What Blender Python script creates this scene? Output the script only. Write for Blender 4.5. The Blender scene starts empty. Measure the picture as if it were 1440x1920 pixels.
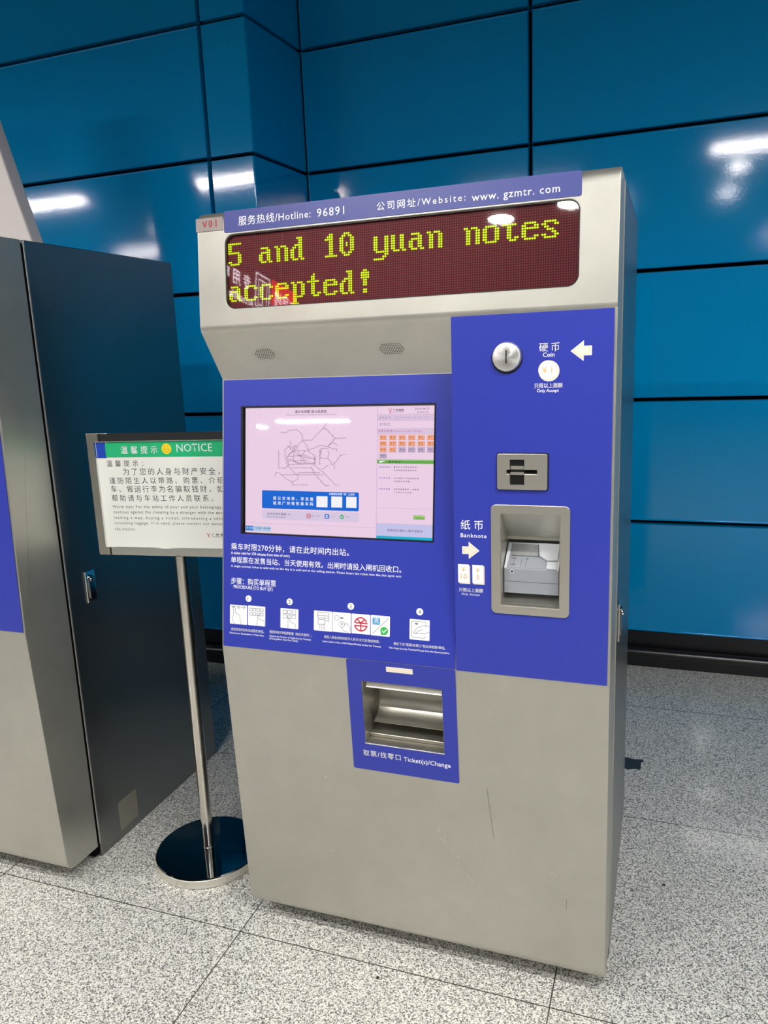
import bpy, bmesh, math, random
from mathutils import Matrix, Vector
random.seed(7)
SC = bpy.context.scene
COL = SC.collection
# ---------------------------------------------------------------- camera, world, exposure
cam = bpy.data.cameras.new('camera'); cam_ob = bpy.data.objects.new('camera', cam); COL.objects.link(cam_ob)
cam.sensor_fit = 'VERTICAL'; cam.sensor_height = 36.0; cam.sensor_width = 27.0
cam.lens = 1453.67 / 1920 * 36.0
cam.clip_start = 0.02; cam.clip_end = 100
YAW, PITCH, ROLL = (-0.355632, -0.203666, 0.041738)
fw = Vector((math.sin(YAW) * math.cos(PITCH), math.cos(YAW) * math.cos(PITCH), math.sin(PITCH)))
r0 = Vector((math.cos(YAW), -math.sin(YAW), 0)); u0 = r0.cross(fw)
rt = r0 * math.cos(ROLL) - u0 * math.sin(ROLL); up = r0 * math.sin(ROLL) + u0 * math.cos(ROLL)
mw = Matrix((rt, up, -fw)).transposed().to_4x4(); mw.translation = Vector((1.10519, -1.68824, 1.61159))
cam_ob.matrix_world = mw
SC.camera = cam_ob
world = bpy.data.worlds.new('station_hall'); SC.world = world; world.use_nodes = True
world.node_tree.nodes['Background'].inputs[0].default_value = (.95, .97, 1.0, 1)
world.node_tree.nodes['Background'].inputs[1].default_value = 0.04
SC.view_settings.view_transform = 'Standard'; SC.view_settings.look = 'None'
SC.view_settings.exposure = 0.0; SC.view_settings.gamma = 1.0; SC.view_settings.use_curve_mapping = False
SC.cycles.use_denoising = True
SC.cycles.max_bounces = 8; SC.cycles.transparent_max_bounces = 8
SC.cycles.sample_clamp_indirect = 25.0
LAMP = 162.0

# measured lettering and print: (text, x, up, width, height, ink, weight) in metres on each face
HEAD_T = [('服务热线/Hotline:', 0.11736, 0.24267, 0.19134, 0.02233, 'white', 0.006), ('96891', 0.32508, 0.24285, 0.06843, 0.0191, 'white', 0.003), ('公司网址/Website:', 0.47308, 0.24251, 0.20469, 0.01972, 'white', 0.006),
 ('www. gzmtr. com', 0.69194, 0.24067, 0.18687, 0.01666, 'white', 0.003)]
PLATE_T = [('V01', 0.01569, 0.24605, 0.04092, 0.01642, 'red', 0.03)]
INS_T = [('乘车时限270分钟，请在此时间内出站。', 0.02789, 0.26024, 0.33793, 0.01845, 'white', 0.004), ('A ticket valid for 270 minutes from time of entry.', 0.02791, 0.24837, 0.17466, 0.0071, 'white', 0.02),
 ('单程票在发售当站、当天使用有效。出闸时请投入闸机回收口。', 0.02794, 0.22568, 0.47638, 0.01707, 'white', 0.004),
 ('A single journey ticket is valid only on the day it is sold and at the selling station. Please insert the ticket into the slot upon exit.', 0.02795, 0.21419, 0.47793, 0.0057, 'white', 0.02),
 ('步骤：购买单程票', 0.02801, 0.16844, 0.1334, 0.01854, 'white', 0.004), ('PROCEDURE (TO BUY SJT)', 0.03614, 0.15781, 0.116, 0.00855, 'white', 0.02)]
INS_T2 = [('请选择目的地车站或票价按钮。', 0.02776, 0.04415, 0.0992, 0.00808, 'white', 0.01), ('Choose your Destination or Ticket Fare.', 0.0237, 0.03554, 0.10379, 0.00449, 'white', 0.015),
 ('请选择购买单程票数量（购买多张时）。', 0.14318, 0.04643, 0.12239, 0.00792, 'white', 0.01), ('Choose the Number of Single Journey Ticket(s)', 0.14322, 0.03713, 0.11913, 0.0044, 'white', 0.015),
 ('(If Buying More Than One Ticket).', 0.14324, 0.03026, 0.08268, 0.0044, 'white', 0.015), ('请投入现金或使用数字人民币/支付宝/微信购票。', 0.29924, 0.04696, 0.15113, 0.00772, 'white', 0.01),
 ('Insert Cash or Use e-CNY/Alipay/Wechat to Buy the Ticket(s)', 0.29559, 0.03659, 0.15802, 0.00429, 'white', 0.015), ('请在下方“取票/找零口”取出单程票/零钱。', 0.48631, 0.04632, 0.13256, 0.00747, 'white', 0.01),
 ('Take Single Journey Ticket(s)/Change from the Opening Below.', 0.47423, 0.03664, 0.15558, 0.00416, 'white', 0.015)]
PAY_T = [('硬币', 0.84012, 0.73996, 0.04277, 0.01903, 'white', 0.01), ('Coin', 0.84812, 0.72827, 0.0248, 0.00953, 'white', 0.01), ('只限以上面额', 0.83013, 0.6629, 0.06017, 0.01026, 'white', 0.015),
 ('Only Accept', 0.8359, 0.65383, 0.04662, 0.00685, 'white', 0.03)]
PAY_T2 = [('纸币', 0.66221, 0.3449, 0.05261, 0.02317, 'white', 0.005), ('Banknote', 0.66196, 0.32613, 0.06073, 0.00998, 'white', 0.01), ('只限以上面额', 0.65616, 0.19599, 0.05739, 0.00963, 'white', 0.015),
 ('Only Accept', 0.66222, 0.18789, 0.0437, 0.00498, 'white', 0.03)]
TRAY_T = [('取票/找零口', 0.38946, 0.5716, 0.10233, 0.01722, 'white', 0.015), ('Ticket(s)/Change', 0.49995, 0.57167, 0.12318, 0.01229, 'white', 0.03)]
SCR_L = [('请点击地图 放大后选站', 0.20788, 0.61753, 0.08818, 0.00769, 'black', 0.01), ('Please touch the screen to enlarge the map and select station', 0.18294, 0.6119, 0.13937, 0.00285, 'black', 0)]
SCR_R = [('2026-08-27', 0.53013, 0.6217, 0.0366, 0.00467, 'dimtext', 0), ('18:59:29', 0.53498, 0.61369, 0.02799, 0.00448, 'dimtext', 0), ('广州地铁', 0.47386, 0.61801, 0.02702, 0.00717, 'black', 0.02),
 ('Guangzhou Metro', 0.4739, 0.61557, 0.02741, 0.00151, 'black', 0), ('当前站点  (Current location)', 0.43703, 0.6013, 0.12868, 0.00608, 'mauve', 0), ('机场北', 0.43889, 0.58376, 0.02799, 0.00799, 'mauve', 0),
 ('按票价购票(Please Select Price)', 0.43582, 0.56824, 0.11088, 0.0061, 'mauve2', 0), ('操作提示', 0.46347, 0.49306, 0.03162, 0.00571, 'black', 0.01)]
SCR_B = [('搭公交地铁，享优惠', 0.14646, 0.39455, 0.11448, 0.00925, 'swhite', 0.03), ('就用广州地铁乘车码', 0.14652, 0.38194, 0.1141, 0.00926, 'swhite', 0.03), ('支付方式可选择 >>', 0.12885, 0.35459, 0.06779, 0.00659, 'black', 0),
 ('Payment method selected', 0.12822, 0.34865, 0.05417, 0.0031, 'black', 0), ('数字人民币', 0.25834, 0.35523, 0.02158, 0.00265, 'black', 0), ('支付宝', 0.30832, 0.35564, 0.01327, 0.00263, 'black', 0)]
SCR_C = [('按目的地站点', 0.43919, 0.48111, 0.02909, 0.00383, 'purple', 0.02), ('■按左方地图选择区域。', 0.47778, 0.48118, 0.06085, 0.00381, 'black', 0), ('点击地图选择目的站点。', 0.47788, 0.47363, 0.06086, 0.0038, 'black', 0),
 ('按线路购票', 0.43892, 0.45436, 0.02912, 0.00383, 'purple', 0.02), ('点击地图下方的线路按钮，', 0.47755, 0.45398, 0.06643, 0.00381, 'black', 0), ('按线路选择购票。', 0.47765, 0.44659, 0.04368, 0.0038, 'black', 0),
 ('按票价购票', 0.43927, 0.42719, 0.02914, 0.00423, 'purple', 0.02), ('如果您熟悉票价，请直接', 0.47793, 0.42724, 0.06351, 0.00381, 'black', 0), ('点击票价按钮购票。', 0.47803, 0.41968, 0.04868, 0.00343, 'black', 0),
 ('English', 0.5326, 0.35886, 0.02275, 0.00493, 'dgreen', 0.02), ('选择好后请投入硬币或纸币', 0.4627, 0.32466, 0.0912, 0.00654, 'dimtext', 0), ('无需排队购票 “码” 上过闸', 0.30475, 0.41065, 0.06899, 0.0059, 'swhite', 0.02),
 ('微信', 0.35115, 0.35554, 0.00909, 0.00274, 'black', 0)]
SCR_TABS = [('线网图', 0.06845, 0.31677, 0.01774, 0.00393, 'swhite', 0.02), ('广州地铁', 0.09216, 0.31696, 0.02045, 0.00429, 'black', 0), ('佛山地铁', 0.11808, 0.31719, 0.02071, 0.00428, 'black', 0)]
SIGN_H = [('温馨提示', -0.16002, 1.3437, 0.12125, 0.0234, 'white', 0.004), ('NOTICE', 0.02364, 1.34774, 0.11382, 0.02393, 'white', -0.004)]
SIGN_B = [('温馨提示：', -0.21339, 1.30472, 0.12251, 0.01975, 'ink', -0.004), ('为了您的人身与财产安全，', -0.16093, 1.2788, 0.31537, 0.02205, 'ink', -0.004), ('谨防陌生人以带路、购票、介绍', -0.21001, 1.25196, 0.3741, 0.02061, 'ink', -0.004),
 ('车、搬运行李为名骗取钱财，如', -0.20849, 1.22575, 0.37023, 0.02171, 'ink', -0.004), ('帮助请与车站工作人员联系。', -0.20824, 1.19807, 0.33481, 0.0208, 'ink', -0.004),
 ('Warm tips: For the safety of your and your belongings,', -0.2094, 1.17661, 0.36295, 0.00944, 'ink2', 0), ('cautious against the cheating by a stranger with the exc', -0.20855, 1.16002, 0.36064, 0.00947, 'ink2', 0),
 ('leading a way, buying a ticket, introducing a vehi', -0.2088, 1.14221, 0.35923, 0.0095, 'ink2', 0), ('conveying luggage. If in need, please contact our perso', -0.20905, 1.12617, 0.35813, 0.00885, 'ink2', 0),
 ('the station.', -0.2093, 1.10658, 0.06938, 0.00888, 'ink2', 0), ('广州地铁', 0.11236, 1.09271, 0.04946, 0.00796, 'ink', 0.02)]
SIGN_G = {'blue': [[-0.23951, 1.37672], [-0.21436, 1.33054]],
 'green': [[-0.20908, 1.37792], [0.17138, 1.37877], [0.16744, 1.33474], [-0.21254, 1.33052]],
 'joints': [[-0.22299, 1.40578], [-0.22669, 1.03203]],
 'logo': [[0.09646, 1.10146], [0.10581, 1.0893]],
 'smile': [[-0.00919, 1.35683], [0.00653, 1.35663]]}
MAP = [[[0.16717, 0.56875], [0.1832, 0.56747], [0.19001, 0.57355], [0.21268, 0.57548], [0.22854, 0.56407], [0.22865, 0.54909]],
 [[0.29717, 0.59104], [0.28629, 0.57832], [0.25551, 0.54908], [0.22865, 0.54788], [0.20395, 0.52468], [0.18584, 0.50621], [0.19053, 0.4858]], [[0.28629, 0.57832], [0.2951, 0.57747], [0.31939, 0.55304], [0.34972, 0.5542]],
 [[0.31939, 0.55304], [0.29989, 0.53305], [0.28003, 0.53582], [0.26235, 0.52893], [0.24231, 0.52199], [0.20397, 0.52183]], [[0.29989, 0.53305], [0.31512, 0.54307], [0.32608, 0.53591]],
 [[0.2999, 0.53185], [0.31308, 0.52709], [0.32618, 0.52634], [0.32405, 0.52115]], [[0.28241, 0.51694], [0.2823, 0.52899], [0.30214, 0.52705]], [[0.30217, 0.52305], [0.30233, 0.50502]],
 [[0.16189, 0.52165], [0.16213, 0.47645], [0.18143, 0.47669], [0.19053, 0.4858]], [[0.15161, 0.45447], [0.15294, 0.46563], [0.16543, 0.46292], [0.18389, 0.44882], [0.20221, 0.44094], [0.21805, 0.44939], [0.21796, 0.46163]],
 [[0.20127, 0.44502], [0.20134, 0.43396], [0.2452, 0.43481]], [[0.25821, 0.48853], [0.28501, 0.47067], [0.32269, 0.43591], [0.33229, 0.4361]], [[0.25381, 0.48039], [0.26511, 0.46232], [0.29329, 0.43373], [0.30518, 0.43396]],
 [[0.17235, 0.45973], [0.28951, 0.46147]], [[0.21794, 0.46571], [0.2784, 0.46655]], [[0.19514, 0.47767], [0.25829, 0.47842]], [[0.19053, 0.4858], [0.26267, 0.48857], [0.26694, 0.51081]],
 [[0.19043, 0.50216], [0.21777, 0.49016], [0.26711, 0.49064]], [[0.18584, 0.50621], [0.20397, 0.52183], [0.21764, 0.5105], [0.2447, 0.50257], [0.26701, 0.50274]], [[0.21756, 0.52189], [0.22678, 0.49431]],
 [[0.24455, 0.522], [0.26249, 0.51078], [0.26491, 0.48658]], [[0.22865, 0.54788], [0.24221, 0.53494], [0.24455, 0.522]],
 [[0.27589, 0.50281], [0.30235, 0.50301], [0.31215, 0.48707], [0.31998, 0.49115], [0.33502, 0.51123], [0.35015, 0.51292]], [[0.28011, 0.52698], [0.28031, 0.50284]], [[0.31779, 0.49113], [0.31795, 0.47512]],
 [[0.17887, 0.52458], [0.18127, 0.50618], [0.18596, 0.48575], [0.20888, 0.46354], [0.21797, 0.46041]],
 [[0.19472, 0.54707], [0.19486, 0.52464], [0.20842, 0.53487], [0.21751, 0.52879], [0.2085, 0.52266], [0.20165, 0.52874], [0.20842, 0.53487]], [[0.27793, 0.52295], [0.27824, 0.48671]], [[0.3025, 0.48697], [0.28498, 0.4747]],
 [[0.15873, 0.59947], [0.15877, 0.59211]], [[0.20397, 0.52183], [0.20415, 0.4941], [0.22683, 0.48618]], [[0.18584, 0.50621], [0.23566, 0.51061], [0.26704, 0.49871]], [[0.19047, 0.49602], [0.24474, 0.4965]],
 [[0.23783, 0.52197], [0.22668, 0.50853], [0.23806, 0.49035]], [[0.18569, 0.53278], [0.19481, 0.5328], [0.17887, 0.52458]]]
B = {'ali': [0.2931, 0.3503, 0.3059, 0.3619],
 'banner': [0.1135, 0.3716, 0.3861, 0.4185],
 'cny': [0.24873, 0.35532],
 'cyan': [0.4332, 0.3085, 0.5807, 0.3098],
 'divider': [0.4334, 0.6288, 0.4334, 0.629],
 'eng': [0.5295, 0.3567, 0.5583, 0.3665],
 'fare': [[[0.4388, 0.549, 0.4572, 0.5614], [0.4637, 0.549, 0.482, 0.5613], [0.4883, 0.549, 0.5065, 0.5613], [0.5128, 0.549, 0.5308, 0.5612], [0.537, 0.549, 0.5548, 0.5611], [0.561, 0.549, 0.5787, 0.5611]],
          [[0.439, 0.5342, 0.4574, 0.5465], [0.4638, 0.5342, 0.4822, 0.5465], [0.4885, 0.5343, 0.5067, 0.5465], [0.513, 0.5343, 0.531, 0.5465], [0.5372, 0.5344, 0.5551, 0.5465], [0.5612, 0.5344, 0.579, 0.5465]],
          [[0.4391, 0.5193, 0.4576, 0.5316], [0.4641, 0.5194, 0.4824, 0.5317], [0.4887, 0.5196, 0.5069, 0.5318], [0.5132, 0.5197, 0.5312, 0.5318], [0.5374, 0.5198, 0.5553, 0.5319], [0.5615, 0.5199, 0.5792, 0.532]],
          [[0.4394, 0.5047, 0.4578, 0.5156]]],
 'green': [0.4338, 0.4916, 0.5819, 0.5012],
 'grey1': [0.4336, 0.5966, 0.5817, 0.6113],
 'grey2': [0.4341, 0.5644, 0.5822, 0.577],
 'hand': [0.439, 0.4938, 0.4543, 0.4975],
 'lav': [0.4334, 0.3151, 0.5806, 0.3437],
 'lilac': [0.4338, 0.5774, 0.582, 0.5966],
 'line1': [0.4354, 0.3804, 0.5794, 0.3843],
 'line2': [0.0651, 0.3267, 0.3391, 0.3364],
 'logo': [0.4623, 0.6139, 0.4709, 0.6261],
 'pay': [0.1128, 0.3437, 0.3864, 0.3677],
 'qr': [[0.27, 0.379, 0.3008, 0.4069], [0.3111, 0.3794, 0.3411, 0.4071], [0.3521, 0.3797, 0.38, 0.4073]],
 'tab': [[0.0651, 0.3115, 0.0884, 0.3243], [0.0904, 0.311, 0.1146, 0.3241], [0.1165, 0.3112, 0.1399, 0.3239]],
 'wx': [0.34074, 0.35622]}
TILES = {'t1': [0.0247, 0.0619, 0.0767, 0.1132],
 't2': [0.0792, 0.0623, 0.1306, 0.1145],
 't3': [0.1752, 0.0631, 0.2268, 0.1147],
 't4': [0.2706, 0.0646, 0.3217, 0.1158],
 't5': [0.3226, 0.0651, 0.3729, 0.1159],
 't6': [0.3746, 0.0657, 0.4245, 0.1156],
 't7': [0.4261, 0.0651, 0.4765, 0.1159],
 't8': [0.5276, 0.0639, 0.5785, 0.1142]}
PEN = [[[0.0287, 0.10836], [0.0741, 0.10813]], [[0.03479, 0.10746], [0.03584, 0.08518], [0.03128, 0.07811], [0.03485, 0.0672], [0.03993, 0.06134]],
 [[0.04138, 0.10482], [0.0414, 0.09232], [0.05506, 0.08667], [0.05559, 0.07332], [0.06015, 0.06209]], [[0.10801, 0.09297], [0.10758, 0.07303], [0.10613, 0.06318]],
 [[0.11147, 0.09323], [0.1125, 0.08094], [0.12732, 0.07682], [0.12787, 0.06452]], [[0.19728, 0.0933], [0.19698, 0.06364]], [[0.20256, 0.09371], [0.2036, 0.08074], [0.21799, 0.07538], [0.21854, 0.06413]],
 [[0.28144, 0.11188], [0.31254, 0.11168], [0.31267, 0.09804], [0.28156, 0.09773], [0.28144, 0.11188]], [[0.31267, 0.09804], [0.31273, 0.09078], [0.30162, 0.09118], [0.30153, 0.10144]],
 [[0.28299, 0.09398], [0.3016, 0.09374], [0.30078, 0.08127], [0.28216, 0.08146], [0.28299, 0.09398]], [[0.28637, 0.08095], [0.28555, 0.06671]], [[0.29103, 0.08004], [0.29162, 0.06636]], [[0.29615, 0.08046], [0.29719, 0.06683]],
 [[0.29936, 0.08415], [0.30231, 0.06597]], [[0.28151, 0.10416], [0.31261, 0.10401]], [[0.35451, 0.08649], [0.3613, 0.08917], [0.37045, 0.08145], [0.37196, 0.06803]], [[0.34546, 0.07938], [0.35468, 0.06954], [0.36608, 0.06668]],
 [[0.35116, 0.10234], [0.34386, 0.10262]], [[0.43109, 0.0697], [0.47236, 0.10979]], [[0.53282, 0.10922], [0.56889, 0.10884], [0.56823, 0.09777]],
 [[0.53282, 0.10922], [0.53252, 0.0722], [0.53556, 0.06959], [0.56531, 0.06932], [0.5682, 0.07325]], [[0.53752, 0.08086], [0.54796, 0.09405], [0.5627, 0.10017], [0.57704, 0.09931]],
 [[0.53752, 0.08086], [0.54181, 0.07917], [0.55652, 0.08944], [0.56119, 0.08901]], [[0.54181, 0.07917], [0.56724, 0.08012], [0.57727, 0.08547]], [[0.54229, 0.10301], [0.54909, 0.10315]],
 [[0.0846, 0.10802], [0.09257, 0.10817], [0.09259, 0.10109], [0.08462, 0.10093], [0.0846, 0.10802]], [[0.08463, 0.09605], [0.0926, 0.09621], [0.09263, 0.08913], [0.08465, 0.08895], [0.08463, 0.09605]],
 [[0.09505, 0.10815], [0.103, 0.10829], [0.10302, 0.10122], [0.09508, 0.10107], [0.09505, 0.10815]], [[0.09509, 0.0962], [0.10304, 0.09636], [0.10306, 0.08928], [0.09511, 0.08911], [0.09509, 0.0962]],
 [[0.10597, 0.10828], [0.11389, 0.10842], [0.11391, 0.10136], [0.106, 0.10121], [0.10597, 0.10828]], [[0.10601, 0.09635], [0.11393, 0.09651], [0.11396, 0.08945], [0.10604, 0.08928], [0.10601, 0.09635]],
 [[0.11685, 0.1084], [0.12474, 0.10855], [0.12476, 0.10151], [0.11688, 0.10135], [0.11685, 0.1084]], [[0.1169, 0.0965], [0.12478, 0.09666], [0.12481, 0.08961], [0.11692, 0.08944], [0.1169, 0.0965]],
 [[0.18322, 0.10966], [0.19286, 0.10994], [0.19291, 0.10124], [0.18327, 0.10094], [0.18322, 0.10966]], [[0.18329, 0.09788], [0.19293, 0.09819], [0.19298, 0.08948], [0.18334, 0.08916], [0.18329, 0.09788]],
 [[0.19622, 0.10981], [0.20582, 0.1101], [0.20587, 0.10141], [0.19628, 0.10111], [0.19622, 0.10981]], [[0.19629, 0.09806], [0.20589, 0.09837], [0.20594, 0.08968], [0.19634, 0.08936], [0.19629, 0.09806]],
 [[0.20917, 0.10996], [0.21872, 0.11025], [0.21877, 0.10158], [0.20922, 0.10128], [0.20917, 0.10996]], [[0.20924, 0.09824], [0.21879, 0.09855], [0.21885, 0.08987], [0.2093, 0.08956], [0.20924, 0.09824]]]
ICON = {'ali': [0.4306, 0.0926, 0.4507, 0.1103],
 'arrow': [[0.34751, 0.10205], [0.54569, 0.10329]],
 'cny': [0.39964, 0.09017],
 'coin': [0.34859, 0.08601],
 'dots': [[0.03631, 0.10758], [0.05199, 0.10739], [0.06759, 0.10721]],
 'nums': [[0.08103, 0.13258], [0.20137, 0.13274], [0.37216, 0.13353], [0.55286, 0.1333]],
 'slot': [0.33426, 0.10101],
 'wx': [0.46184, 0.07858]}
# ---------------------------------------------------------------- helpers
def srgb(r, g, b):
    f = lambda c: (c / 255 / 12.92) if c / 255 <= .04045 else ((c / 255 + .055) / 1.055) ** 2.4
    return (f(r), f(g), f(b), 1)
MATS = {}
def mat(name, col, rough=.5, metal=0., spec=.5, emit=0., coat=0., coat_rough=.05, bump=None, var=None, aniso=0.):
    m = bpy.data.materials.new(name); m.use_nodes = True; nt = m.node_tree; b = nt.nodes['Principled BSDF']
    b.inputs['Base Color'].default_value = col; b.inputs['Roughness'].default_value = rough
    b.inputs['Metallic'].default_value = metal; b.inputs['Specular IOR Level'].default_value = spec
    b.inputs['Coat Weight'].default_value = coat; b.inputs['Coat Roughness'].default_value = coat_rough
    b.inputs['Anisotropic'].default_value = aniso
    if emit:
        b.inputs['Emission Color'].default_value = col; b.inputs['Emission Strength'].default_value = emit
    if bump or var:
        tc = nt.nodes.new('ShaderNodeTexCoord'); mp = nt.nodes.new('ShaderNodeMapping'); nt.links.new(tc.outputs['Object'], mp.inputs[0])
    if bump:                                    # (scale, strength, distance)
        n = nt.nodes.new('ShaderNodeTexNoise'); n.inputs['Scale'].default_value = bump[0]; n.inputs['Detail'].default_value = 3
        bp = nt.nodes.new('ShaderNodeBump'); bp.inputs['Strength'].default_value = bump[1]; bp.inputs['Distance'].default_value = bump[2]
        nt.links.new(mp.outputs[0], n.inputs['Vector']); nt.links.new(n.outputs[0], bp.inputs['Height']); nt.links.new(bp.outputs[0], b.inputs['Normal'])
    if var:                                     # (scale, dark factor, roughness spread): wear in the surface
        n = nt.nodes.new('ShaderNodeTexNoise'); n.inputs['Scale'].default_value = var[0]; n.inputs['Detail'].default_value = 6; n.inputs['Roughness'].default_value = .65
        rp = nt.nodes.new('ShaderNodeValToRGB'); rp.color_ramp.elements[0].position = .3; rp.color_ramp.elements[1].position = .7
        rp.color_ramp.elements[0].color = (col[0] * var[1], col[1] * var[1], col[2] * var[1], 1); rp.color_ramp.elements[1].color = col
        nt.links.new(mp.outputs[0], n.inputs['Vector']); nt.links.new(n.outputs[0], rp.inputs[0]); nt.links.new(rp.outputs[0], b.inputs['Base Color'])
        mr = nt.nodes.new('ShaderNodeMapRange'); mr.inputs['To Min'].default_value = rough - var[2]; mr.inputs['To Max'].default_value = rough + var[2]
        nt.links.new(n.outputs[0], mr.inputs[0]); nt.links.new(mr.outputs[0], b.inputs['Roughness'])
    MATS[name] = m
    return m
def emat(name, col, k=1.0, spec=.3):            # pixels of a lit display
    m = mat(name, (0, 0, 0, 1), rough=.3, spec=spec); b = m.node_tree.nodes['Principled BSDF']
    b.inputs['Emission Color'].default_value = col; b.inputs['Emission Strength'].default_value = k
    return m
STEEL = mat('brushed_steel', srgb(197, 195, 185), rough=.40, metal=.85, var=(9, .90, .05), bump=(260, .04, .001))
SIDE_STEEL = mat('side_steel', srgb(140, 141, 139), rough=.3, metal=1.0, bump=(120, .03, .001))
FRAME_STEEL = mat('satin_steel', srgb(196, 192, 182), rough=.34, metal=.8)
CHROME = mat('chrome', srgb(225, 224, 220), rough=.06, metal=1.0)
BLUE = mat('blue_film', srgb(46, 58, 163), rough=.36, spec=.45)
STRIP_BLUE = mat('blue_strip', srgb(66, 73, 142), rough=.38, spec=.45)
WHITE = mat('white_print', srgb(240, 240, 246), rough=.5)
CREAM = mat('cream_print', srgb(238, 226, 208), rough=.5)
TAN = mat('tan_print', srgb(222, 190, 128), rough=.5)
BLACK = mat('black_plastic', srgb(16, 17, 20), rough=.35)
VOID = mat('dark_gap', srgb(5, 5, 6), rough=.9, spec=.1)
PEN_M = mat('dark_line_print', srgb(60, 62, 70), rough=.6)
RED = mat('red_print', srgb(200, 32, 60), rough=.5)
INK = mat('ink', srgb(38, 40, 44), rough=.6); INK2 = mat('grey_ink', srgb(80, 82, 84), rough=.6)
AGREY = mat('grey_plastic', srgb(146, 150, 158), rough=.45); AWHITE = mat('white_plastic', srgb(204, 208, 212), rough=.4); ADARK = mat('worn_grey_plastic', srgb(150, 152, 152), rough=.55, var=(60, .72, .05))
PAPER = mat('poster_paper', srgb(236, 236, 230), rough=.3, spec=.4)
GREEN = mat('green_print', srgb(40, 182, 122), rough=.3); YELLOW = mat('yellow_print', srgb(246, 216, 40), rough=.4); PBLUE = mat('poster_blue', srgb(30, 70, 180), rough=.3)
TICK = mat('tick_green', srgb(60, 178, 80), rough=.5); ALI = mat('pay_blue', srgb(84, 160, 210), rough=.5); ALIW = WHITE
TXT = {'white': WHITE, 'red': mat('plate_red', srgb(168, 14, 38), rough=.5), 'ink': INK, 'ink2': INK2,
       'black': emat('screen_black', srgb(60, 40, 60)), 'dimtext': emat('screen_dim_text', srgb(120, 96, 130)), 'mauve': emat('screen_mauve_text', srgb(176, 140, 184)),
       'mauve2': emat('screen_rose_text', srgb(190, 110, 160)), 'swhite': emat('screen_white', srgb(250, 250, 255)), 'purple': emat('screen_purple_text', srgb(112, 80, 200)), 'dgreen': emat('screen_dark_green', srgb(60, 120, 40))}
LED_ON = emat('lit_led', srgb(222, 255, 20), 1.15)

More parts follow.
